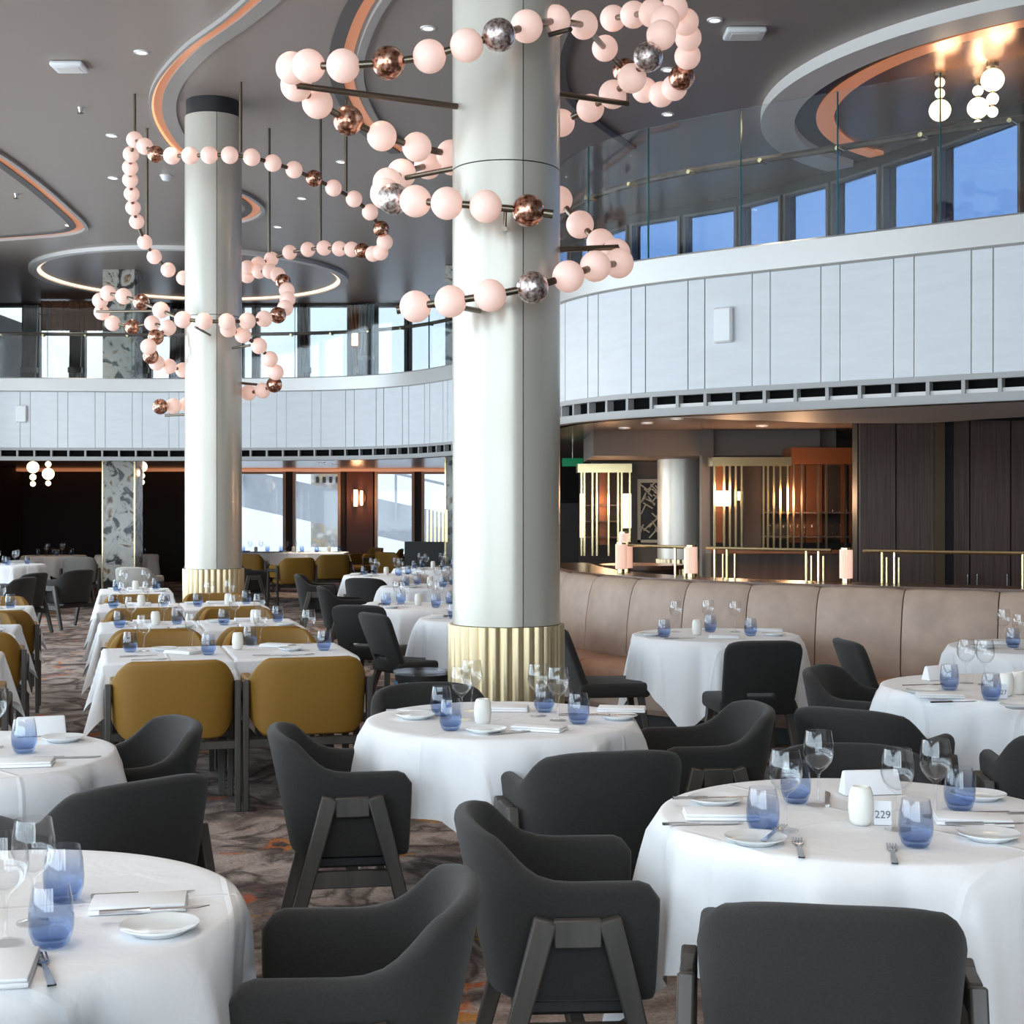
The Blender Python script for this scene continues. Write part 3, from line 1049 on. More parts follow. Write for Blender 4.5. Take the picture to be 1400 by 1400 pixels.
for a, b in zip(seams, seams[1:]):
    if b - a < .1:
        continue
    n = 8
    # padded back channel: section swept with a pinch at both ends
    vs, fs = [], []
    sec = [(0.0, .44), (.10, .44), (.125, .50), (.115, .70), (.085, .90), (.055, 1.0), (.02, 1.045), (-.03, 1.055), (-.06, 1.04), (-.06, .44)]
    k = len(sec)
    for i in range(n + 1):
        t = i / n
        pinch = .026 * (abs(2 * t - 1) ** 6)
        s = a + .004 + (b - a - .008) * t
        for j, (o, z) in enumerate(sec):
            oo = o - pinch if 0 < j < 7 else o
            vs.append(QC.off(s, oo, z - (pinch * .4 if z > .95 else 0)))
    for i in range(n):
        for j in range(k):
            fs.append((i * k + j, i * k + (j + 1) % k, (i + 1) * k + (j + 1) % k, (i + 1) * k + j))
    fs += [tuple(range(k - 1, -1, -1)), tuple(n * k + j for j in range(k))]
    link('back_cushion', MB().add(vs, fs).mesh('back_cushion', M['leather'], angle=50), bq)
for a, b in zip(seams[::2], seams[2::2]):
    link('seat_cushion', QC.strip(MB(), a + .004, b - .004, [(.02, .315), (.53, .315), (.555, .34), (.56, .40), (.54, .445), (.50, .46), (.02, .45)], 10).mesh('seat_cushion', M['seat_leather'], angle=50), bq)
ld = thing('ledge', 'dark walnut ledge along the top of the banquette', 'ledge', (0, 0, 0))
link('top', QC.strip(MB(), 0, QC.L, rect(-.48, -.065, 1.03, 1.065), 70).mesh('top', M['ledge'], angle=30), ld)
link('body', QC.strip(MB(), 0, QC.L, rect(-.46, -.07, 0, 1.028), 70).mesh('body', M['brown_wood']), ld)


# brass rail on the ledge
def rail_seg(x0, x1, posts, label, off=-.36):
    s0, s1 = sorted((QC.near(x0), QC.near(x1)))
    r = thing('brass_rail', label, 'rail', (0, 0, 0))
    sec = [(off + .013 * math.cos(t * PI / 4), 1.295 + .013 * math.sin(t * PI / 4)) for t in range(8)]
    link('top_rail', QC.strip(MB(), s0, s1, sec, 40).mesh('top_rail', M['brass']), r)
    for x in posts:
        s = QC.near(x)
        link('post', MB().cyl(QC.off(s, off, 1.066), QC.off(s, off, 1.29), .011, n=10).mesh('post', M['brass']), r)
        link('post', MB().cyl(QC.off(s, off - .10, 1.066), QC.off(s, off - .10, 1.25), .009, n=10).mesh('post', M['brass']), r)


QN = QC.near
rail_seg(1500, 1156, (1383, 1200, 1178), 'brass rail on the ledge, right section before the dark panels')
rail_seg(1113, 922, (1097, 1076, 952, 936), 'brass rail on the ledge, middle section before the copper bar')
rail_seg(900, 806, (889, 876), 'brass rail on the ledge, left section by the grey column')


def ledge_lamp(x, off, label, z=1.066, n=16):
    s = QN(x)
    p = QC.off(s, off, z)
    l = thing('ledge_lamp', label, 'lamp', p, 0)
    link('base', MB().cyl((0, 0, 0), (0, 0, .034), .030, .030, 18).mesh('base', M['brass']), l)
    pr = []
    n = 22
    vs, fs = [], []
    m = n * 4
    for zz in (.034, .238):
        for k in range(m):
            rr = .043 + .0035 * math.cos(2 * PI * k / 4)
            vs.append((rr * math.cos(2 * PI * k / m), rr * math.sin(2 * PI * k / m), zz))
    fs = [(k, (k + 1) % m, m + (k + 1) % m, m + k) for k in range(m)] + [tuple(range(m, 2 * m)), tuple(range(m - 1, -1, -1))]
    link('shade', MB().add(vs, fs).mesh('shade', M['lamp'], angle=60), l)
    link('cap', MB().cyl((0, 0, .238), (0, 0, .252), .040, n=18).mesh('cap', M['brass']), l)


ledge_lamp(1135, -.27, 'glowing fluted cylinder lamp on the ledge before the copper bar')
ledge_lamp(911, -.27, 'glowing fluted cylinder lamp on the ledge before the grey column')
ledge_lamp(808, -.27, 'glowing fluted cylinder lamp on the ledge, nearest the big column')
ledge_lamp(797, -.40, 'glowing fluted cylinder lamp half hidden beside the big column')

# far counter with a lamp behind the left ledge section
cn = thing('curved_counter', 'low curved wooden counter behind the left end of the rail', 'counter', (1.25, 14.1, 0))
link('body', MB().cyl((0, 0, 0), (0, 0, 1.02), .36, n=40).mesh('body', M['brown_wood']), cn)
link('top', MB().cyl((0, 0, 1.02), (0, 0, 1.06), .41, n=40).mesh('top', M['ledge']), cn)
p = at(853, 785, 14.05)
l = thing('ledge_lamp', 'glowing fluted cylinder lamp on the curved counter behind the rail', 'lamp', (p.x, p.y, 1.06))
link('base', MB().cyl((0, 0, 0), (0, 0, .034), .030, n=18).mesh('base', M['brass']), l)
link('shade', MB().cyl((0, 0, .034), (0, 0, .30), .05, n=24).mesh('shade', M['lamp']), l)
link('cap', MB().cyl((0, 0, .30), (0, 0, .315), .045, n=18).mesh('cap', M['brass']), l)


# ------------------------------------------------------------------ lower deck behind the rail
def px_box(mb, x0, x1, y0, y1, d, depth=.1):
    a, b = at(x0, y0, d), at(x1, y1, d)
    return mb.box(a.x, b.x, d, d + depth, min(a.z, b.z), max(a.z, b.z))


# dark panelled wall on the right
pw = struct('wall_panelled', MB().box(3.28, 6.6, 13.9, 14.1, 0, 2.455).mesh('wall_panelled', M['black'], False), 'dark wood panelled wall behind the right rail')
PANELS = []
for a, b in ((1176, 1224), (1226, 1276), (1304, 1325), (1327, 1381), (1383, 1440), (1442, 1500), (1502, 1560)):
    x0, x1 = fx(a, 13.85), fx(b, 13.85)
    PNL = link('panel', MB().box(x0, x1, 13.85, 13.9, .02, 2.43).mesh('panel', M['panel_wood'], False), pw)
    PANELS.append((a, b, PNL))
link('pilaster', MB().box(fx(1278, 13.8), fx(1291, 13.8), 13.78, 13.9, .02, 2.45).mesh('pilaster', M['bronze'], False), pw)
for x in (1323, 1336, 1377):
    h = link('handle', MB().cyl((fx(x, 13.8), 13.8, .84), (fx(x, 13.8), 13.8, .98), .009, n=8).cyl((fx(x, 13.8), 13.8, .97), (fx(x, 13.8), 13.86, .97), .007, n=6).cyl((fx(x, 13.8), 13.8, .85), (fx(x, 13.8), 13.86, .85), .007, n=6).mesh('handle', M['steel']), next(q for a, b, q in PANELS if a <= x <= b))
    h['label'] = 'steel door pull'
# pale curved soffit under the right balcony
sof = [BC.off(BC.near(1400) - 3 + 6.1 * i / 40, 0, 0)[:2] for i in range(41)]
inner = []
OFF = [(0, 1.2), (.49, 1.5), (.62, 2.0), (.75, 2.3), (.86, 1.9), (.94, 1.0), (1, .15)]
for i in range(41):
    t = i / 40
    for (t0, o0), (t1, o1) in zip(OFF, OFF[1:]):
        if t0 <= t <= t1:
            o = -(o0 + (o1 - o0) * smooth(t0, t1, t))
            break
    inner.append(BC.off(BC.near(1400) - 3 + 6.1 * t, o, 0)[:2])
struct('trim_%d' % TN[0], poly_slab(sof + inner[::-1], 2.365, 2.458).mesh('soffit', M['trim_grey'], False), 'pale curved soffit under the right balcony')
TN[0] += 1
c2 = Curve([p for p in inner])
o = struct('trim_%d' % TN[0], c2.strip(MB(), .05, c2.L - .05, rect(.0, .05, 2.40, 2.458), 40).mesh('soffit_cove', M['cove']), 'copper cove line behind the pale soffit')
TN[0] += 1

# back bar: brass framed cabinet with copper back, shelves and glasses
bar = thing('back_bar', 'brass framed back bar cabinet with copper glow and glass shelves', 'cabinet', (0, 0, 0))
D = 15.6
mb = MB()
px_box(mb, 972, 1180, 628, 860, D + .45, .06)
link('back_panel', mb.mesh('back_panel', M['brown_wall'], False), bar)
for a, b in ((979, 992), (1080, 1100), (1102, 1124), (1150, 1156), (1162, 1168)):
    link('copper_panel', px_box(MB(), a, b, 636, 742, D + .40, .04).mesh('copper_panel', M['copper'], False), bar)
link('header', px_box(MB(), 974, 1082, 625, 637, D - .02, .5).mesh('header', M['brass'], False), bar)
link('header', px_box(MB(), 1082, 1176, 612, 634, D - .02, .5).mesh('header', M['copper'], False), bar)
for x in (977, 990, 998, 1006, 1014, 1044, 1050, 1058, 1067, 1077, 1085, 1096, 1119, 1130, 1156, 1166):
    link('upright', px_box(MB(), x - 1.3, x + 1.3, 634, 752, D, .03).mesh('upright', M['brass'] if x < 1080 else M['bronze'], False), bar)
link('light_panel', px_box(MB(), 976, 999, 671, 692, D + .3, .03).mesh('light_panel', M['bulb'], False), bar)
link('light_panel', px_box(MB(), 1009, 1014, 672, 684, D + .3, .03).mesh('light_panel', M['bulb'], False), bar)
for y in (700, 733, 752):
    link('shelf', px_box(MB(), 1048, 1176, y, y + 2, D + .08, .3).mesh('shelf', M['brown_wood'], False), bar)
link('door', px_box(MB(), 1017, 1041, 637, 800, D + .2, .05).mesh('door', M['brown_wall'], False), bar)
link('counter_top', px_box(MB(), 972, 1180, 752, 757, D - .1, .5).mesh('counter_top', M['ledge'], False), bar)
link('counter_body', px_box(MB(), 972, 1180, 757, 850, D - .05, .45).mesh('counter_body', M['brown_wood'], False), bar)
wall_b = struct('wall_bar', MB().box(1.0, 2.5, 18.3, 18.45, 0, 2.46).box(fx(958, 16.2), fx(974, 16.2), 16.1, 16.3, 0, 2.46).box(fx(974, 16.3), 3.6, 16.25, 16.4, 0, 2.46).mesh('wall_bar', M['taupe_wall'], False), 'taupe wall behind the bar column')
struct('ceiling_bulkhead', MB().box(.9, 3.4, 16.15, 18.4, 2.18, 2.46).mesh('ceiling_bulkhead', M['taupe_wall'], False), 'taupe bulkhead above the bar')
# the cabinets' own warm lighting
for lx, ly, lz, e in ((2.3, 15.25, 1.75, 18), (3.0, 15.3, 1.7, 22), (1.15, 17.2, 1.65, 12)):
    pl = bpy.data.lights.new('cabinet_light', 'POINT')
    pl.energy, pl.color, pl.shadow_soft_size = e, (1, .58, .32), .12
    po = bpy.data.objects.new('cabinet_light', pl)
    po.location = (lx, ly, lz)
    C.objects.link(po)
# small glasses on the bar shelves
gm = MB().lathe([(0, 0), (.022, 0), (.022, .004), (.004, .008), (.004, .06), (.025, .085), (.03, .13), (.028, .13)], 10).mesh('bar_glass', M['clear'])
for row, y in enumerate((700, 733)):
    z = EYE + (HY - y) / F * (D + .2)
    for k in range(13):
        x = fx(1052 + k * 9.6, D + .2)
        tag(link('bar_glass', gm, None, (x, D + .2, z)), 'small stemmed glass on the %s bar shelf, %s from the left' % (('upper', 'lower')[row], NTH[k]), 'glass', 'glasses on the %s bar shelf' % ('upper', 'lower')[row])
# left display cabinet
cab = thing('display_cabinet', 'brass framed display cabinet with shelves left of the grey column', 'cabinet', (0, 0, 0))
D2 = 17.6
link('back_panel', px_box(MB(), 792, 864, 640, 860, D2 + .4, .05).mesh('back_panel', M['brown_wall'], False), cab)
link('header', px_box(MB(), 790, 864, 634, 646, D2 - .02, .45).mesh('header', M['brass'], False), cab)
for x in (795, 799, 810, 816, 832, 845, 850, 861):
    link('upright', px_box(MB(), x - 1.2, x + 1.2, 645, 760, D2, .03).mesh('upright', M['brass'], False), cab)
link('copper_panel', px_box(MB(), 819, 830, 646, 745, D2 + .3, .04).mesh('copper_panel', M['copper'], False), cab)
link('light_panel', px_box(MB(), 849, 863, 675, 722, D2 + .25, .03).mesh('light_panel', M['bulb'], False), cab)
link('light_panel', px_box(MB(), 793, 799, 675, 735, D2 + .25, .03).mesh('light_panel', M['bulb'], False), cab)
for y in (690, 712, 734):
    link('shelf', px_box(MB(), 800, 849, y, y + 1.6, D2 + .05, .28).mesh('shelf', M['brown_wood'], False), cab)
# lattice screen
D3 = 18.2
ls = thing('lattice_screen', 'cream carved lattice wall screen beside the grey column', 'wall screen', (0, 0, 0))
f = MB()
px_box(f, 872, 902, 655, 660, D3, .06)
px_box(f, 872, 876, 660, 742, D3, .06)
px_box(f, 872, 902, 738, 742, D3, .06)
link('frame', f.mesh('frame', M['lace'], False), ls)
link('backing', px_box(MB(), 876, 906, 660, 738, D3 + .04, .02).mesh('backing', M['black'], False), ls)
rnd = random.Random(5)
for k in range(26):
    a = at(877 + rnd.random() * 25, 663 + rnd.random() * 70, D3 + .02)
    an = rnd.choice((.6, 1.0, 2.1, 2.5)) + rnd.random() * .3
    v = Vector((math.cos(an), 0, math.sin(an))) * .07
    link('branch', MB().beam(a - v, a + v, .012, .016, side=(0, 1, 0)).mesh('branch', M['lace'], False), ls)
# bright window and white blinds far left of the bar, just beside the big column
D4 = 22.0
struct('wall_end', MB().box(fx(762, D4), fx(800, D4) + .5, D4, D4 + .1, 0, EYE + (HY - 688) / F * D4).mesh('wall_end', M['brown_wall'], False))
e = thing('exit_sign', 'small green lit exit sign above the bright side window', 'sign', at(783, 632, 19.5))
link('face', MB().box(-.14, .14, -.012, .012, -.055, .055).mesh('face', mat('exit_green', (.0, .12, .05), .4, emis=(0, .35, .12), estr=.25), bevel=.006, seg=1), e)
link('bracket', MB().cyl((0, 0, .055), (0, 0, .25), .008, n=8).mesh('bracket', M['steel']), e)
# pendant lights of stacked globes
def pendant(p, scale, label, spec, ceil_z):
    t = thing('globe_pendant', label, 'pendant lamp', (p.x, p.y, ceil_z))
    z = 0
    link('canopy', MB().cyl((0, 0, -.03), (0, 0, 0), .05 * scale, n=16).mesh('canopy', M['bronze']), t)
    z = -.03
    for r in spec:
        z -= .012 * scale
        link('neck', MB().cyl((0, 0, z), (0, 0, z + .02 * scale), .018 * scale, n=10).mesh('neck', M['bronze']), t)
        link('globe', MB().sphere((0, 0, z - r * scale), r * scale, 20, 12).mesh('globe', M['bulb']), t)
        z -= 2 * r * scale
    pl = bpy.data.lights.new('pendant_light', 'POINT')
    pl.energy, pl.color, pl.shadow_soft_size = 6, (1, .68, .42), .12
    po = bpy.data.objects.new('pendant_light', pl)
    po.location = (p.x, p.y - .25, ceil_z - .25)
    C.objects.link(po)


pendant(onz(1285, 97, CEIL), 1.0, 'bead pendant lamp on the copper ceiling, left one', (.045, .045, .10), CEIL - .02)
pendant(onz(1357, 84, CEIL), 1.1, 'bead pendant lamp on the copper ceiling with the largest top globe', (.095, .05, .045), CEIL - .02)
pendant(onz(1337, 108, CEIL), 1.0, 'bead pendant lamp on the copper ceiling, behind its neighbours', (.05, .10, .045), CEIL - .02)
for x, lab, sp in ((45, 'far left under the balcony, leftmost', (.11, .06, .05)), (66, 'far left under the balcony, second', (.055, .11, .05)), (194, 'far left under the balcony, right of the marble pillar', (.10, .055, .05))):
    q = at(x, 640, 25.4)
    pendant(Vector((q.x, q.y, 0)), .95, 'glowing bead pendant lamp ' + lab, sp, 2.46)

# ------------------------------------------------------------------ far lower wall: sconce pier, copper valance, brass screen, exterior
val = struct('trim_%d' % TN[0], MB().box(LF + .02, fx(620, 31.7), 31.5, 31.9, 2.40, 2.455).mesh('valance', M['cove'], False), 'copper lit valance above the far windows')
TN[0] += 1
sc_ = thing('wall_sconce', 'glowing oval wall sconce on the dark pier between the far windows', 'sconce', at(490, 681, 31.9))
link('back_plate', MB().lathe([(0, -.005), (.16, -.005), (.17, .01), (0, .02)], 24).mesh('back_plate', M['copper']), sc_).rotation_euler = (PI / 2, 0, 0)
link('tube', MB().cyl((-.05, -.1, -.18), (-.05, -.1, .18), .045, n=14).mesh('tube', M['bulb']), sc_)
link('tube', MB().cyl((.08, -.1, -.16), (.08, -.1, .16), .03, n=14).mesh('tube', M['bulb']), sc_)
pl = bpy.data.lights.new('sconce_light', 'POINT')
pl.energy, pl.color, pl.shadow_soft_size = 16, (1, .45, .2), .1
po = bpy.data.objects.new('sconce_light', pl)
po.location = sc_.location + Vector((0, -.3, 0))
C.objects.link(po)
pier = struct('wall_pier', MB().box(fx(474, 31.95), fx(510, 31.95), 31.94, 32.0, 0, 2.42).mesh('wall_pier', mat('pier_copper_brown', (.09, .035, .022), .5), False))
bs = thing('brass_screen', 'low dark cabinet with a row of upright brass bars by the far right window', 'screen', (0, 0, 0))
mb = MB()
px_box(mb, 553, 606, 741, 800, 24.0, .4)
link('cabinet', mb.mesh('cabinet', M['black'], False), bs)
for k in range(6):
    x = 583 + k * 5.3
    link('bar', px_box(MB(), x, x + 2.4, 697, 741, 24.1, .04).mesh('bar', M['brass'], False), bs)
# outside: pale sloping ship structure and a stone quay building
ex = thing('ship_gangway', 'pale sloping white gangway outside the far windows', 'gangway', (0, 0, 0))
a, b = at(330, 665, 44), at(660, 735, 44)
link('slope', MB().beam((a.x - 3, 44, a.z + .6), (b.x + 2, 44, b.z - .5), .2, 1.1, side=(0, 1, 0)).mesh('slope', M['ext_white'], False), ex)
link('rail', MB().beam((a.x - 3, 43.8, a.z + 2.1), (b.x + 2, 43.8, b.z + .9), .08, .08, side=(0, 1, 0)).mesh('rail', M['ext_white'], False), ex)
for k in range(9):
    t = k / 8
    q = Vector((a.x - 3, 43.8, a.z + .6)).lerp(Vector((b.x + 2, 43.8, b.z - .5)), t)
    link('post', MB().beam((q.x, 43.8, q.z), (q.x, 43.8, q.z + 1.45), .07, .07).mesh('post', M['ext_white'], False), ex)
bd = thing('quay_building', 'yellow stone quay building seen through the far windows', 'building', (0, 0, 0))
mb = MB()
px_box(mb, 425, 466, 640, 748, 60, 3)
link('wall', mb.mesh('wall', M['ext_yellow'], False), bd)
for k in range(2):
    for j in range(4):
        link('window', px_box(MB(), 432 + j * 9, 436 + j * 9, 652 + k * 18, 660 + k * 18, 59.95, .1).mesh('window', M['brown_wall'], False), bd)

# ------------------------------------------------------------------ upper far deck: drapes, tables behind glass
def drape(x0, x1, d, z0, z1, m, label, lean=0, waves=5):
    a, b = fx(x0, d), fx(x1, d)
    nx, nz = 28, 6
    vs, fs = [], []
    for j in range(nz + 1):
        t = j / nz
        for i in range(nx + 1):
            u = i / nx
            vs.append((a + (b - a) * u + lean * (1 - t), d + .045 * math.sin(u * waves * 2 * PI), z0 + (z1 - z0) * t))
    w = nx + 1
    for j in range(nz):
        for i in range(nx):
            fs.append((j * w + i, j * w + i + 1, (j + 1) * w + i + 1, (j + 1) * w + i))
    t = tag(link('drape', bake(MB().add(vs, fs).mesh('drape', m), [('SOLIDIFY', dict(thickness=.012))])), label, 'curtain')
    link('tieback', MB().box(a + lean * .45 - .02, b + lean * .45 + .02, d - .065, d + .065, z0 + (z1 - z0) * .52, z0 + (z1 - z0) * .56).mesh('tieback', m, bevel=.01, seg=1), t)


dn = ('leftmost', 'second from left', 'third from left', 'fourth from left', 'fifth from left')
for k, (a, b) in enumerate(((33, 53), (98, 114), (150, 159), (190, 205), (235, 262))):
    drape(a, b, 28.8, 2.82, 5.6, M['curtain'] if k == 0 else M['brown_wood'], 'gathered upper window drape at the far left, ' + dn[k], lean=-.10)
drape(476, 492, 28.8, 2.82, 5.6, M['drape'], 'dark copper drape beside the upper sconce', lean=.28, waves=3)
drape(492, 512, 28.7, 3.3, 5.6, M['curtain'], 'sheer white drape right of the upper sconce', lean=-.05, waves=4)
drape(412, 421, 28.8, 2.82, 5.6, M['brown_wood'], 'dark drape between the upper windows right of the far column', lean=.1, waves=2)
us = thing('wall_sconce', 'small glowing sconce on the upper deck between the drapes', 'sconce', at(485, 463, 28.6))
link('tube', MB().cyl((0, 0, -.13), (0, 0, .13), .06, n=14).mesh('tube', M['bulb']), us)
link('plate', MB().box(-.09, .09, .06, .1, -.16, .16).mesh('plate', M['copper'], False), us)
# orange cove-lit wall under the oval: its glow is put into a copper-coloured pelmet
drape(56, 146, 28.4, 5.05, 5.63, M['drape'], 'copper coloured pleated pelmet under the glowing ceiling oval', waves=16)


# ------------------------------------------------------------------ chairs
def shell(name, m, w=.272, back=.195, front=.21, z_back=.768, z_arm=.655, z_bot=.35, th=.05, taper=.86, lean=.21, sq=.60, s0=.28, s1=.63, cut=.95, bow=.018, zb_up=0.):
    """wrap-around upholstered back and arms as one padded sheet"""
    N, R = 44, 9
    vs, fs = [], []
    for j in range(R + 1):
        v = j / R
        for i in range(N + 1):
            u = -1 + 2 * i / N
            au = abs(u)
            sg = 1 if u >= 0 else -1
            yc = -.02
            if au > .6:
                x, y = w, yc + (front - yc) * (au - .6) / .4
            else:
                t = au / .6 * PI / 2
                x = w * math.sin(t) ** sq
                y = yc - (back + yc) * math.cos(t) ** sq
            zt = z_back + (z_arm - z_back) * smooth(s0, s1, au) + bow * (1 - min(1, au / s0) ** 2)
            if au > .90:
                zt -= .045 * ((au - .90) / .10) ** 2.5
            zb = z_bot + zb_up * smooth(.20, .56, au)
            z = zb + (zt - zb) * v
            h = (z - z_bot) / (z_back - z_bot)
            x *= taper + (1 - taper) * h ** .8
            bk = max(0, 1 - au / .75)
            y -= lean * (z - z_bot) * bk ** .7
            if y > 0:
                y *= cut + (1 - cut) * min(1, v * 1.15) ** .7
            vs.append((sg * x, y, z))
    k = N + 1
    for j in range(R):
        for i in range(N):
            fs.append((j * k + i, j * k + i + 1, (j + 1) * k + i + 1, (j + 1) * k + i))
    me = MB().add(vs, fs).mesh(name, m)
    return bake(me, [('SOLIDIFY', dict(thickness=th, offset=0)), ('BEVEL', dict(width=.02, segments=3, limit_method='ANGLE', angle_limit=.9))])


def arm_chair(name, fab, wood):
    t = thing(name, '', 'chair')
    link('shell', shell('shell', fab), t)
    link('seat', MB().box(-.225, .225, -.17, .205, .34, .455).mesh('seat', fab, bevel=.035, seg=3), t)
    link('seat_base', MB().box(-.21, .21, -.16, .17, .30, .345).mesh('seat_base', M['black'], bevel=.01, seg=1), t)
    for s in (-1, 1):
        X = s * .31
        link('leg', MB().beam((X, .075, .575), (X + s * .008, .225, 0), .038, .058, .034, .042).mesh('leg', wood, bevel=.005, seg=1), t)
        link('leg', MB().beam((X, -.085, .575), (X + s * .008, -.24, 0), .038, .058, .034, .042).mesh('leg', wood, bevel=.005, seg=1), t)
        link('arm_rail', MB().box(X - .016, X + .016, -.065, .055, .505, .575).mesh('arm_rail', wood, bevel=.004, seg=1), t)
        link('side_rail', MB().box(X - .015, X + .015, -.165, .155, .255, .315).mesh('side_rail', wood, bevel=.004, seg=1), t)
    link('cross_rail', MB().box(-.30, .30, -.02, .02, .265, .305).mesh('cross_rail', wood, bevel=.004, seg=1), t)
    return proto(t)


def mustard_chair(name, fab, wood):
    t = thing(name, '', 'chair')
    link('shell', shell('shell', fab, w=.30, back=.25, front=.20, z_back=.81, z_arm=.69, z_bot=.40, th=.05, taper=.95, lean=.14, sq=.42, s0=.17, s1=.57, cut=.8, bow=.0, zb_up=.09), t)
    link('seat', MB().box(-.25, .25, -.20, .25, .38, .465).mesh('seat', fab, bevel=.03, seg=3), t)
    for s in (-1, 1):
        X = s * .331
        link('leg', MB().beam((X, -.20, .69), (X, -.225, 0), .034, .05, .03, .036).mesh('leg', wood, bevel=.005, seg=1), t)
        link('leg', MB().beam((X, .19, .62), (X, .215, 0), .034, .045, .03, .036).mesh('leg', wood, bevel=.005, seg=1), t)
        link('side_rail', MB().box(X - .014, X + .014, -.20, .19, .585, .63).mesh('side_rail', wood, bevel=.004, seg=1), t)
    link('cross_rail', MB().box(-.33, .33, -.225, -.19, .33, .375).mesh('cross_rail', wood, bevel=.004, seg=1), t)
    link('cross_rail', MB().box(-.33, .33, .18, .215, .33, .375).mesh('cross_rail', wood, bevel=.004, seg=1), t)
    return proto(t)


def side_chair(name, fab, wood):
    t = thing(name, '', 'chair')
    N, R = 16, 14
    vs, fs = [], []
    for j in range(R + 1):
        v = j / R
        z = .40 + .43 * v
        for i in range(N + 1):
            u = -1 + 2 * i / N
            hw = .215 + .02 * v
            if v > .86:
                hw *= 1 - .10 * ((v - .86) / .14) ** 2
            zz = z - (.02 * abs(u) ** 6 * v)
            vs.append((u * hw, -.20 - .16 * v + .055 * u * u, zz))
    k = N + 1
    for j in range(R):
        for i in range(N):
            if j in (3,) and 5 <= i <= 10:
                continue        # hand slot low in the back
            fs.append((j * k + i, j * k + i + 1, (j + 1) * k + i + 1, (j + 1) * k + i))
    me = MB().add(vs, fs).mesh('backrest', fab)
    link('backrest', bake(me, [('SOLIDIFY', dict(thickness=.05, offset=0)), ('BEVEL', dict(width=.016, segments=3, limit_method='ANGLE', angle_limit=.9))]), t)
    link('seat', MB().box(-.235, .235, -.21, .25, .38, .475).mesh('seat', fab, bevel=.03, seg=3), t)
    for sx in (-1, 1):
        link('leg', MB().beam((sx * .19, .19, .39), (sx * .225, .25, 0), .045, .045, .028, .028).mesh('leg', wood, bevel=.005, seg=1), t)
        link('leg', MB().beam((sx * .19, -.16, .42), (sx * .23, -.29, 0), .045, .05, .028, .03).mesh('leg', wood, bevel=.005, seg=1), t)
    return proto(t)


PA = arm_chair('armchair', M['dark_fabric'], M['dark_wood'])
PM = mustard_chair('mustard_chair', M['mustard'], M['dark_wood'])
PB = side_chair('side_chair', M['dark_fabric'], M['dark_wood'])
PL = arm_chair('grey_armchair', M['light_fabric'], M['dark_wood'])


def seat(pr, x, y, fxd, fyd, label, group=None):
    """put a chair at x, y facing the direction (fxd, fyd)"""
    return place(pr, (x, y, 0), math.atan2(fyd, fxd) - PI / 2, label, 'chair', group)


seat(PA, .705, 3.27, .16, .98, 'charcoal armchair seen from behind at the right front table')
seat(PA, .15, 3.96, 1, .06, 'charcoal armchair with splayed side legs left of the right front table')
seat(PA, 1.13, 4.80, -.1, -1, 'charcoal armchair behind the right front table, facing the camera')
seat(PA, -.61, 5.50, 1, .16, 'charcoal armchair with splayed side legs left of the table by the big column')
seat(PA, .28, 5.17, -.24, .97, 'charcoal armchair seen from behind in front of the table by the big column')
seat(PA, .77, 6.07, -1, -.12, 'charcoal armchair right of the table by the big column, facing left')
seat(PA, -.33, 6.58, .3, -.95, 'charcoal armchair behind the table by the big column, mostly hidden')
seat(PA, -.37, 3.20, -1, -.04, 'charcoal armchair at the bottom, facing the left front table')
seat(PA, -1.29, 4.58, -.73, .68, 'charcoal armchair seen from behind, between the two left round tables')
seat(PA, -1.50, 5.55, -.86, -.5, 'charcoal armchair right of the middle left round table, below the mustard chairs')
seat(PA, -.90, 2.42, -.2, .97, 'charcoal armchair in front of the left front table, only an arm tip showing')
seat(PB, 1.43, 8.82, -.12, 1, 'dark side chair with slotted back in front of the banquette table')
seat(PB, .62, 9.62, 1, .12, 'dark side chair left of the banquette table, close to the big column')
seat(PA, 1.52, 6.17, .60, .80, 'charcoal armchair at the right, its back toward the right front table')
seat(PA, 1.80, 7.42, .85, -.5, 'dark armchair left of the right side table, below the banquette')
seat(PB, 2.28, 8.62, 1, .1, 'dark side chair with pointed back against the banquette seat, right')
seat(PA, 2.11, 5.56, .1, 1, 'charcoal armchair cut off by the right picture edge')
seat(PB, -1.13, 11.95, .3, .95, 'dark side chair with hand slot left of the big column')
seat(PB, -.76, 10.95, .8, .5, 'dark side chair turned sideways beside the column, before the hidden table')
seat(PA, -1.66, 17.4, .35, .94, 'dark armchair seen from behind at the third table left of the big column')
seat(PA, -2.40, 18.2, 1, .05, 'dark armchair facing right, at the aisle behind the mustard tables')
seat(PA, -1.75, 15.4, 1, .2, 'dark armchair facing right, nearest the stacked row of round tables')

# ------------------------------------------------------------------ tables with cloths
ITEMS = []


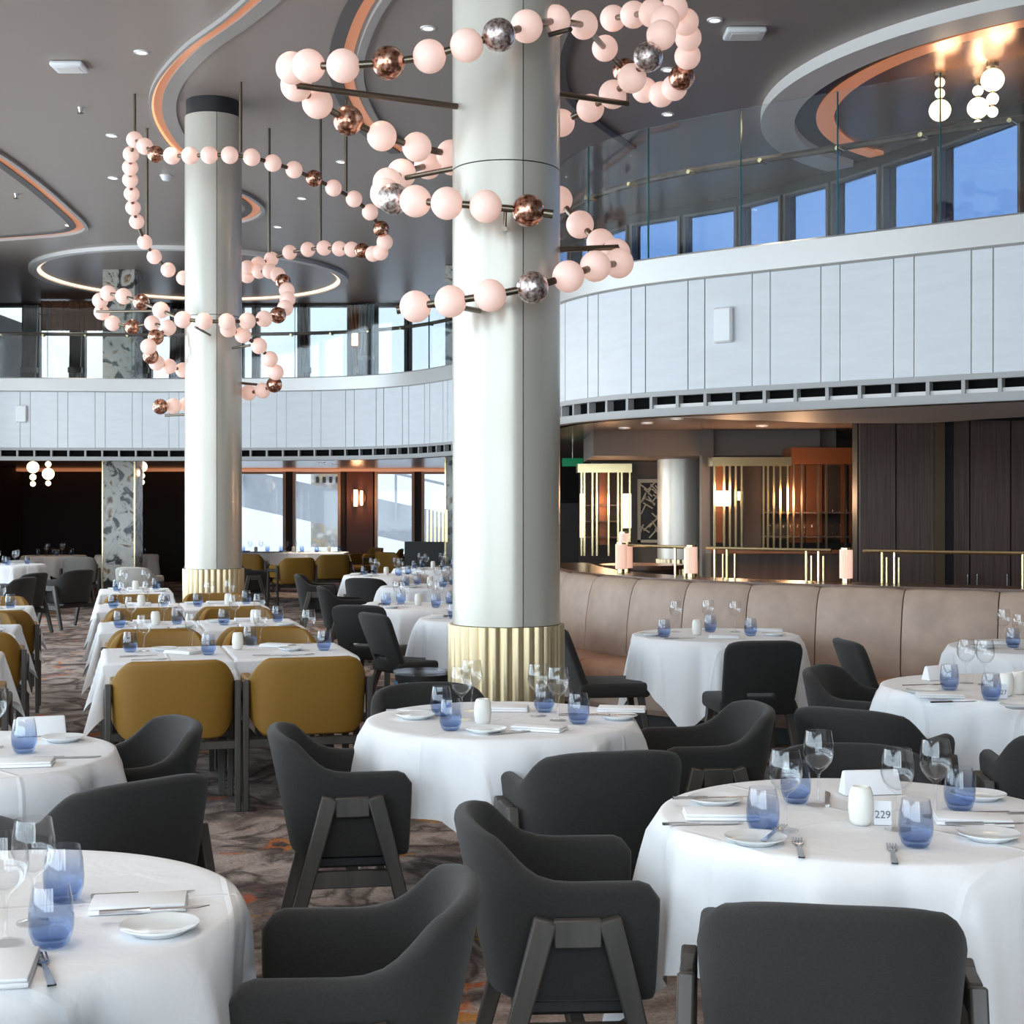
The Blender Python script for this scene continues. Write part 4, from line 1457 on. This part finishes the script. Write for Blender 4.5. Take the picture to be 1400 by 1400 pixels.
def cloth_round(name, R, half, rot, seed, z=.757):
    rnd = random.Random(seed)
    NA, NR = 168, 11
    ph = [rnd.random() * 2 * PI for _ in range(6)]
    # random ridges round the rim: the cloth falls in angular cones from them
    nk = 19
    kn = []
    for j in range(nk):
        kn.append(((j + rnd.uniform(-.32, .32)) / nk * 2 * PI, (rnd.uniform(.12, .42) if j % 2 else rnd.uniform(-.40, -.12))))

    def facet(x):
        x %= 2 * PI
        for j in range(nk):
            a0, v0 = kn[j]
            a1, v1 = kn[(j + 1) % nk]
            if j == nk - 1:
                a1 += 2 * PI
            y = x if x >= a0 else x + 2 * PI
            if a0 <= y <= a1:
                t = (y - a0) / (a1 - a0)
                t = t + .06 * math.sin(2 * PI * t)
                return v0 + (v1 - v0) * t
        return 0
    vs = [(0, 0, z)]
    rings = []
    rr_in = [R * .35, R * .7, R * .93, R * .985]
    fs = []
    for rr in rr_in:
        rings.append(len(vs))
        for i in range(NA):
            a = 2 * PI * i / NA
            vs.append((rr * math.cos(a), rr * math.sin(a), z))
    for q in range(NR + 1):
        rings.append(len(vs))
        for i in range(NA):
            a = 2 * PI * i / NA
            c, s_ = abs(math.cos(a - rot)), abs(math.sin(a - rot))
            n8 = 9.0
            edge_r = half / ((c ** n8 + s_ ** n8) ** (1 / n8))
            drop = (edge_r - R) * q / NR
            corner = smooth(.06, .40, edge_r - half)
            amp = min(1, drop / .36)
            fold = facet(a) * (.15 * (1 - math.exp(-drop / .13)) + .22 * drop)
            fl = .012 + .05 * min(1, drop / .05) * .25 + drop * (.07 + .14 * corner)
            if q == 0:
                vs.append(((R + .004) * math.cos(a), (R + .004) * math.sin(a), z - .004))
                continue
            r_ = R + fl + fold
            zz = z - .006 - drop * .985
            vs.append((r_ * math.cos(a), r_ * math.sin(a), max(zz, .03)))
    for i in range(NA):
        fs.append((0, rings[0] + i, rings[0] + (i + 1) % NA))
    for a, b in zip(rings, rings[1:]):
        for i in range(NA):
            fs.append((a + i, b + i, b + (i + 1) % NA, a + (i + 1) % NA))
    return MB().add(vs, fs).mesh(name, M['cloth'], angle=80)


ped = MB().cyl((0, 0, .03), (0, 0, .72), .045, n=16).mesh('pedestal', M['rod'])
foot = MB().lathe([(0, 0), (.30, 0), (.30, .012), (.06, .035), (0, .035)], 28).mesh('foot', M['rod'])


def round_table(x, y, phrase, R=.55, half=.87, rot=0., seed=1):
    t = thing('round_table', 'round pedestal table under its cloth, ' + phrase, 'table', (x, y, 0))
    link('table_top', MB().cyl((0, 0, .715), (0, 0, .75), R - .012, n=48).mesh('table_top', M['brown_wood']), t)
    link('pedestal', ped, t)
    link('foot', foot, t)
    tag(link('tablecloth', cloth_round('tablecloth', R, half, 0, seed), None, (x, y, 0), rot), 'draped white cloth on the round table, ' + phrase, 'tablecloth')


def cloth_rect(name, hw, hd, over, seed, z=.757):
    rnd = random.Random(seed)
    nx, ny = 40, 40
    W, D_ = hw + over, hd + over
    xs = sorted(set([round(-W + 2 * W * i / nx, 4) for i in range(nx + 1)] + [-hw, hw, -hw - .01, hw + .01]))
    ys = sorted(set([round(-D_ + 2 * D_ * i / ny, 4) for i in range(ny + 1)] + [-hd, hd, -hd - .01, hd + .01]))
    ph = [rnd.random() * 6.3 for _ in range(8)]
    vs, fs = [], []
    for yv in ys:
        for xv in xs:
            cx, cy = max(-hw, min(hw, xv)), max(-hd, min(hd, yv))
            dx, dy = xv - cx, yv - cy
            dr = math.hypot(dx, dy)
            if dr < 1e-6:
                vs.append((xv, yv, z))
                continue
            ux, uy = dx / dr, dy / dr
            both = abs(dx) > 1e-6 and abs(dy) > 1e-6
            along = cx if abs(uy) > abs(ux) else cy
            amp = min(1, dr / .2)
            fold = dr * (.13 * (1 - 2 * abs(math.sin(along * 5 + ph[0 if uy > 0 else 1] + (2 if ux > 0 else 0))) ** .8) + .03 * math.cos(along * 29 + ph[2]))
            k = min(abs(ux), abs(uy)) * 1.414
            out = .012 + dr * (.05 + .34 * k) + fold * (1 - k)
            vs.append((cx + ux * out, cy + uy * out, z - .005 - dr * .97))
    n = len(xs)
    for j in range(len(ys) - 1):
        for i in range(n - 1):
            fs.append((j * n + i, j * n + i + 1, (j + 1) * n + i + 1, (j + 1) * n + i))
    return MB().add(vs, fs).mesh(name, M['cloth'], angle=80)


cl_rect = {k: cloth_rect('tablecloth', .345, .42, .30, k) for k in range(3)}
sq_top = MB().box(-.335, .335, -.41, .41, .715, .75).mesh('table_top', M['brown_wood'], bevel=.004, seg=1)


def rect_table(x, y, rz, phrase, k=0, group=None):
    t = thing('square_table', 'square table under its cloth, ' + phrase, 'table', (x, y, 0), rz, group)
    link('table_top', sq_top, t)
    for sx in (-1, 1):
        for sy in (-1, 1):
            link('leg', MB().beam((sx * .28, sy * .34, .715), (sx * .29, sy * .36, 0), .045, .045, .03, .03).mesh('leg', M['dark_wood']), t)
    tag(link('tablecloth', cl_rect[k % 3], None, (x, y, 0), rz), 'white cloth with pointed corners, square table, ' + phrase, 'tablecloth', group)


TAB = {}


def rt(key, px, py, phrase, **kw):
    p = onz(px, py, .75)
    TAB[key] = (p.x, p.y, phrase)
    round_table(p.x, p.y, phrase, **kw)


rt('T1', 1183, 1118, 'at the right front', R=.56, half=.90, rot=.62, seed=3)
rt('T2', 685, 985, 'by the big column', R=.535, half=.83, rot=1.02, seed=8)
rt('T3', 978, 869, 'at the banquette', R=.55, half=.84, rot=.35, seed=5)
rt('T4', 1372, 941, 'at the right side', R=.56, half=.88, rot=.2, seed=6)
rt('T5', 1425, 886, 'at the far right banquette end', R=.55, half=.86, rot=.5, seed=7)
rt('T6', -45, 1250, 'at the left front', R=.56, half=.88, rot=.25, seed=12)
rt('T7', -70, 1035, 'at the left, before the mustard chairs', R=.55, half=.86, rot=.75, seed=9)
rt('T8', 668, 846, 'half hidden behind the big column', R=.53, half=.84, rot=.3, seed=10)
rt('T9', 572, 829, 'first behind the slotted side chair', R=.52, half=.80, rot=.9, seed=11)
rt('T10', 588, 802, 'second behind the side chairs', R=.53, half=.82, rot=.1, seed=13)
rt('T11', 528, 787, 'third behind the side chairs', R=.53, half=.82, rot=.6, seed=14)
rt('T12', 592, 778, 'farthest, before the brass bars', R=.55, half=.82, rot=.6, seed=15)
RA = math.radians(16)
U, V = Vector((math.cos(RA), math.sin(RA))), Vector((-math.sin(RA), math.cos(RA)))
rows = [(Vector((-1.67, 8.58)), 'front row'), (Vector((-2.26, 10.6)), 'second row'), (Vector((-2.85, 12.62)), 'third row')]
for i, (c, nm) in enumerate(rows):
    for k, sd in ((-1, 'left'), (1, 'right')):
        p = c + U * (.352 * k)
        ph = 'mustard %s, %s half' % (nm, sd)
        rect_table(p.x, p.y, RA, ph, i + k + 1)
        TAB['R%d%s' % (i, sd)] = (p.x, p.y, ph)
        q = p - V * .66
        seat(PM, q.x, q.y, V.x, V.y, 'mustard chair with its back to the camera, %s, %s one' % (nm, sd))
        q = p + V * .66
        seat(PM, q.x, q.y, -V.x, -V.y, 'mustard chair facing the camera behind the %s, %s one' % (nm, sd))
for i, (x, y, nm) in enumerate(((-3.22, 8.12, 'nearest at the left edge'), (-3.80, 10.15, 'second at the left edge'), (-4.38, 12.2, 'third at the left edge'))):
    rect_table(x, y, RA, nm, i)
    TAB['L%d' % i] = (x, y, nm)
    seat(PM, x - V.x * .68 + U.x * .1, y - V.y * .68 + U.y * .1, V.x, V.y, 'mustard chair seen from behind at the square table ' + nm)
    if i:
        seat(PM, x + V.x * .66, y + V.y * .66, -V.x, -V.y, 'mustard chair facing the camera at the square table ' + nm)
rect_table(-3.86, 15.0, RA, 'alone left of the farther column', 1)
TAB['R3'] = (-3.86, 15.0, 'alone left of the farther column')
# far left and far window tables
far = []
for k, (x, y) in enumerate(((-8.2, 26.2), (-7.0, 26.6), (-5.2, 26.0), (-7.6, 22.0))):
    ph = ('far left corner', 'second in the far left corner', 'right of the far marble pillar', 'under the left balcony front')[k]
    round_table(x, y, ph, seed=20 + k, rot=.3 * k)
    TAB['F%d' % k] = (x, y, ph)
for k in range(3):
    x = -4.95 + .70 * k
    ph = 'long table before the far window, %s piece' % ('left', 'middle', 'right')[k]
    rect_table(x, 28.2, 0, ph, k)
    TAB['W%d' % k] = (x, 28.2, ph)
for x, y, a, b, pr, lab in ((-7.35, 24.9, -.2, 1, PL, 'light grey armchair with rounded back left of the marble pillar'), (-7.75, 23.3, -.1, 1, PL, 'light grey armchair seen from behind at the far left table'), (-5.25, 20.6, .2, 1, PL, 'beige grey armchair just below the marble pillar'),
                            (-6.25, 18.6, -.9, .3, PA, 'dark armchair at the far left edge, facing left'), (-5.95, 19.6, -.8, .5, PA, 'dark armchair at the far left, behind its neighbour'), (-6.0, 17.4, -1, .2, PA, 'dark armchair at the far left, nearest of three'),
                            (-3.55, 23.6, -.5, .85, PM, 'dark mustard chair right of the farther column'), (-3.15, 25.2, -.4, .9, PM, 'dark mustard chair beside the long window table'), (-4.1, 22.6, .8, .5, PA, 'dark armchair just right of the farther column'),
                            (-2.95, 29.3, -.8, -.5, PM, 'brown mustard chair right of the long window table'), (-2.45, 28.6, -1, 0, PM, 'brown mustard chair below the far sconce'), (-2.1, 26.6, .6, .7, PM, 'brown mustard chair before the second far window'),
                            (-4.6, 25.5, 0, 1, PM, 'mustard chair right of the marble pillar in the dark')):
    seat(pr, x, y, a, b, lab)

# dark perforated side table by the column
g = thing('side_table', 'small dark side table with glass top and round holes by the big column base', 'side table', (at(576, 925, 8.2).x, 8.3, 0))
link('glass_top', MB().cyl((0, 0, .665), (0, 0, .68), .165, n=36).mesh('glass_top', M['clear']), g)
link('apron', MB().cyl((0, 0, .53), (0, 0, .664), .14, .158, 36).mesh('apron', M['black']), g)
for k in range(9):
    a = 2 * PI * k / 9
    link('port', MB().cyl((.135 * math.cos(a), .135 * math.sin(a), .60), (.158 * math.cos(a), .158 * math.sin(a), .60), .028, n=14).mesh('port', mat('blue_reflection_%d' % k, (.05, .25, .5), .1, spec=.8) if k == 0 else MATS['blue_reflection_0']), g)  # blue reflections in the holes are put into the colour of solid discs
for k in range(3):
    a = 2 * PI * k / 3 + .4
    link('leg', MB().beam((.11 * math.cos(a), .11 * math.sin(a), .53), (.15 * math.cos(a), .15 * math.sin(a), 0), .02, .02).mesh('leg', M['black']), g)

# ------------------------------------------------------------------ table settings
wine_me = MB().lathe([(0, 0), (.034, 0), (.034, .003), (.010, .008), (.0042, .016), (.0042, .085), (.008, .095), (.023, .107), (.037, .125), (.044, .148), (.042, .178), (.036, .212), (.0348, .212), (.0405, .178), (.0425, .148), (.0355, .127), (.020, .110), (.0, .102)], 26).mesh('wine_glass', M['clear'], angle=60)
tumb_me = MB().lathe([(0, 0), (.026, 0), (.034, .008), (.042, .030), (.0435, .055), (.040, .090), (.0345, .118), (.0332, .118), (.0385, .090), (.042, .055), (.040, .032), (.031, .016), (0, .014)], 28).mesh('tumbler', M['blue'], angle=60)
plate_me = MB().lathe([(0, .004), (.045, .004), (.048, .0), (.052, .0), (.060, .008), (.078, .015), (.0785, .018), (.060, .013), (.045, .009), (0, .009)], 32).mesh('plate', M['china'], angle=60)
cand_me = MB().lathe([(0, 0), (.022, 0), (.030, .012), (.034, .045), (.032, .080), (.027, .098), (.022, .102), (.018, .099), (.018, .085), (0, .083)], 22).mesh('votive', M['ceramic'], angle=60)
wax_me = MB().cyl((0, 0, .083), (0, 0, .090), .016, n=14).mesh('wax', M['napkin'])


def knife_mesh():
    mb = MB()
    mb.add([(-.007, -.11, 0), (.007, -.11, 0), (.006, -.01, 0), (-.006, -.01, 0), (-.007, -.11, .006), (.007, -.11, .006), (.006, -.01, .006), (-.006, -.01, .006)],
           [(3, 2, 1, 0), (4, 5, 6, 7), (0, 1, 5, 4), (1, 2, 6, 5), (2, 3, 7, 6), (3, 0, 4, 7)])
    n = 8
    vs = []
    for z in (.001, .003):
        vs += [(-.006, -.01, z), (.006, -.01, z), (.010, .05, z), (.008, .085, z), (-.006, .11, z), (-.006, .05, z)]
    mb.add(vs, [(5, 4, 3, 2, 1, 0), (6, 7, 8, 9, 10, 11)] + [(i, (i + 1) % 6, 6 + (i + 1) % 6, 6 + i) for i in range(6)])
    return mb.mesh('knife', M['steel'], bevel=0)


def fork_mesh():
    mb = MB()
    mb.add([(-.008, -.10, 0), (.008, -.10, 0), (.004, .02, .003), (-.004, .02, .003), (-.008, -.10, .003), (.008, -.10, .003), (.004, .02, .006), (-.004, .02, .006)],
           [(3, 2, 1, 0), (4, 5, 6, 7), (0, 1, 5, 4), (1, 2, 6, 5), (2, 3, 7, 6), (3, 0, 4, 7)])
    mb.add([(-.004, .02, .003), (.004, .02, .003), (.012, .045, .001), (-.012, .045, .001), (-.004, .02, .006), (.004, .02, .006), (.012, .045, .004), (-.012, .045, .004)],
           [(3, 2, 1, 0), (4, 5, 6, 7), (0, 1, 5, 4), (1, 2, 6, 5), (2, 3, 7, 6), (3, 0, 4, 7)])
    for k in range(4):
        x = -.0105 + .007 * k
        mb.beam((x, .043, .0025), (x, .095, .005), .003, .003)
    return mb.mesh('fork', M['steel'])


knife_me, fork_me = knife_mesh(), fork_mesh()
nap_me = MB().box(-.055, .055, -.10, .10, 0, .010).box(-.053, .053, -.098, .098, .010, .018).mesh('napkin', M['napkin'], bevel=.004, seg=2)
nap_up = MB().add([(-.09, -.03, 0), (.09, -.03, 0), (.09, .03, 0), (-.09, .03, 0), (-.085, -.005, .07), (.085, -.005, .07), (.085, .01, .07), (-.085, .01, .07)],
                  [(3, 2, 1, 0), (4, 5, 6, 7), (0, 1, 5, 4), (1, 2, 6, 5), (2, 3, 7, 6), (3, 0, 4, 7)]).mesh('napkin', M['napkin'], bevel=.006, seg=2)
ZT = .7585
KIND = {'wine': ('wine_glass', wine_me, 'clear stemmed wine glass', 'glass'), 'tumb': ('tumbler', tumb_me, 'blue stemless tumbler', 'glass'), 'plate': ('side_plate', plate_me, 'small white side plate', 'plate'),
        'cand': ('votive_holder', cand_me, 'cream ceramic votive holder', 'candle holder'), 'knife': ('knife', knife_me, 'steel table knife', 'knife'), 'fork': ('fork', fork_me, 'steel table fork', 'fork'),
        'nap': ('napkin', nap_me, 'folded white linen napkin', 'napkin'), 'napup': ('napkin', nap_up, 'upright folded white napkin', 'napkin')}


def item(tab, kind, x, y, rz=0., dz=0.):
    ITEMS.append((tab, kind, x, y, rz, dz))


def ip(tab, kind, px, py, rz=0., dz=0.):
    p = onz(px, py, ZT)
    item(tab, kind, p.x, p.y, rz, dz)


R_ = math.radians
for k, px, py, *r in (('tumb', 1043, 1139), ('tumb', 1252, 1157), ('tumb', 1312, 1107), ('tumb', 1088, 1097), ('wine', 1074, 1136), ('wine', 1119, 1101), ('wine', 1227, 1134), ('wine', 1279, 1117),
                      ('plate', 1033, 1152), ('plate', 1352, 1147), ('plate', 978, 1098), ('plate', 1338, 1092), ('cand', 1177, 1127), ('nap', 985, 1117, R_(88)), ('nap', 1330, 1124, R_(80)), ('napup', 1190, 1085, R_(8)),
                      ('knife', 962, 1127, R_(-86)), ('knife', 972, 1100, R_(-84), .018), ('knife', 1350, 1137, R_(-88), .019), ('knife', 1385, 1112, R_(-86)), ('fork', 1093, 1160, R_(-8)), ('fork', 1221, 1168, R_(-12)), ('fork', 1058, 1150, R_(-25), .019), ('knife', 1131, 1092, R_(-12))):
    ip('T1', k, px, py, *r)
for k, px, py, *r in (('tumb', 616, 998), ('tumb', 603, 978), ('tumb', 744, 973), ('tumb', 791, 989), ('wine', 631, 984), ('wine', 645, 972), ('wine', 736, 979), ('wine', 763, 985),
                      ('plate', 664, 1001), ('plate', 845, 983), ('plate', 568, 982), ('cand', 660, 991), ('nap', 737, 998, R_(70)), ('nap', 850, 972, R_(82)), ('nap', 690, 971, R_(85)), ('knife', 565, 978, R_(-84), .02), ('knife', 838, 985, R_(-86), .02), ('fork', 700, 1002, R_(-60)), ('knife', 800, 977, R_(-80))):
    ip('T2', k, px, py, *r)
for k, px, py, *r in (('tumb', 908, 871), ('tumb', 971, 864), ('tumb', 1026, 869), ('wine', 924, 864), ('wine', 968, 862), ('wine', 1005, 864), ('cand', 953, 868), ('plate', 890, 869), ('plate', 1058, 869), ('nap', 990, 872, R_(80)), ('nap', 1050, 863, R_(80)), ('knife', 930, 873, R_(-70))):
    ip('T3', k, px, py, *r)
for k, px, py, *r in (('tumb', 1298, 943), ('tumb', 1355, 957), ('wine', 1321, 934), ('wine', 1347, 936), ('cand', 1376, 951), ('cand', 1392, 949), ('plate', 1262, 948), ('nap', 1285, 953, R_(85)), ('knife', 1305, 960, R_(-80)), ('fork', 1263, 943, R_(-85), .02), ('napup', 1283, 929, R_(30)), ('plate', 1393, 968)):
    ip('T4', k, px, py, *r)
for k, px, py, *r in (('tumb', 1385, 885), ('wine', 1394, 888), ('wine', 1372, 879), ('plate', 1345, 886), ('nap', 1355, 880, R_(80))):
    ip('T5', k, px, py, *r)
for k, px, py, *r in (('tumb', 70, 1293), ('tumb', 87, 1231), ('wine', 46, 1262), ('wine', 8, 1290), ('plate', 218, 1274), ('knife', 196, 1223, R_(-78)), ('knife', 212, 1258, R_(-76), .02), ('nap', 190, 1240, R_(-80)), ('fork', 62, 1326, R_(24)), ('nap', 5, 1330, R_(12)), ('plate', -90, 1260), ('cand', -40, 1240)):
    ip('T6', k, px, py, *r)
for k, px, py, *r in (('tumb', 33, 1029), ('wine', -8, 1022), ('plate', 86, 1013), ('knife', 92, 1036, R_(-82)), ('nap', 30, 1046, R_(-80)), ('knife', 2, 1048, R_(-70)), ('napup', 56, 1005, R_(20)), ('cand', -60, 1030)):
    ip('T7', k, px, py, *r)
for k, px, py, *r in (('tumb', 178, 891), ('tumb', 285, 895), ('wine', 197, 890), ('wine', 263, 887), ('plate', 225, 889), ('nap', 250, 893, R_(60)), ('fork', 205, 902, R_(-80)), ('knife', 190, 897, R_(-60))):
    ip('R0left', k, px, py, *r)
for k, px, py, *r in (('tumb', 342, 882), ('tumb', 443, 889), ('wine', 356, 880), ('wine', 422, 880), ('cand', 325, 888), ('plate', 398, 889), ('nap', 380, 884, R_(70)), ('fork', 408, 896, R_(-60)), ('knife', 372, 896, R_(-80))):
    ip('R0right', k, px, py, *r)
rnd = random.Random(4)
for key in ('R1left', 'R1right', 'R2left', 'R2right', 'L0', 'L1', 'L2', 'R3', 'W0', 'W1', 'W2'):
    x, y, _ = TAB[key]
    a = 0 if key[0] == 'W' else RA
    u, v = Vector((math.cos(a), math.sin(a))), Vector((-math.sin(a), math.cos(a)))
    for kind, lx, ly in (('tumb', -.20, -.10), ('tumb', .20, .12), ('wine', -.11, -.02), ('wine', .08, .08), ('plate', -.22, .22), ('plate', .22, -.22), ('nap', 0, -.28), ('nap', 0, .29), ('cand', .02, -.03), ('knife', .10, -.28), ('fork', -.10, -.28)):
        q = Vector((x, y)) + u * (lx + rnd.uniform(-.025, .025)) + v * (ly + rnd.uniform(-.025, .025))
        if key in ('W0', 'W1', 'W2') and kind in ('knife', 'fork', 'nap'):
            continue
        item(key, kind, q.x, q.y, a + (PI / 2 if kind == 'nap' else 0))
for key in ('T8', 'T9', 'T10', 'T11', 'T12', 'F0', 'F1', 'F2', 'F3'):
    x, y, _ = TAB[key]
    for j in range(4):
        a = .5 + j * PI / 2 + rnd.uniform(-.15, .15)
        c, s_ = math.cos(a), math.sin(a)
        item(key, 'tumb', x + .30 * c, y + .30 * s_)
        item(key, 'wine', x + .20 * math.cos(a + .55), y + .20 * math.sin(a + .55))
        if key[0] == 'T':
            item(key, 'plate', x + .40 * math.cos(a + .55), y + .40 * math.sin(a + .55))
    if key[0] == 'T':
        item(key, 'cand', x, y)
        item(key, 'nap', x + .42, y - .02)
        item(key, 'nap', x - .40, y + .05)

ORD = ['leftmost', 'second from left', 'third from left', 'fourth from left', 'fifth from left', 'sixth from left']
byk = {}
for it in ITEMS:
    byk.setdefault((it[0], it[1]), []).append(it)
for (tab, kind), its in byk.items():
    nm, me, desc, cat = KIND[kind]
    its.sort(key=lambda t: t[2] / t[3])
    for k, (_, _, x, y, rz, dz) in enumerate(its):
        where = '' if len(its) == 1 else ', ' + ORD[k]
        o = link(nm, me, None, (x, y, ZT + dz), rz)
        tag(o, '%s%s, table %s' % (desc, where, TAB[tab][2]), cat)
        if kind == 'cand':
            link('wax', wax_me, o)

# table number cards
def card(px, py, text, rz, label):
    p = onz(px, py, ZT)
    c = thing('number_card', label, 'card', p, rz)
    w, h = .046, .062
    cd_ = link('card', MB().beam((0, .0, 0), (0, .012, h), w, .002).mesh('card', M['napkin'], False), c)
    link('stand', MB().box(-w / 2, w / 2, 0, .03, 0, .004).mesh('stand', M['napkin'], False), c)
    cu = bpy.data.curves.new('number', 'FONT')
    cu.body = text
    cu.size = .028
    cu.align_x = 'CENTER'
    cu.extrude = .0003
    to = bpy.data.objects.new('number', cu)
    C.objects.link(to)
    me = bpy.data.meshes.new_from_object(to.evaluated_get(bpy.context.evaluated_depsgraph_get()))
    bpy.data.objects.remove(to)
    me.materials.clear()
    me.materials.append(M['ink'])
    t = link('number', me, cd_, (0, .0012, .018))
    t.rotation_euler = (PI / 2 - .19, 0, 0)
    t['label'] = 'black table number'


card(1207, 1128, '229', -.15, 'white table number card 229 beside the votive on the right front table')
card(1370, 955, '227', -.2, 'white table number card beside the votives on the right side table')
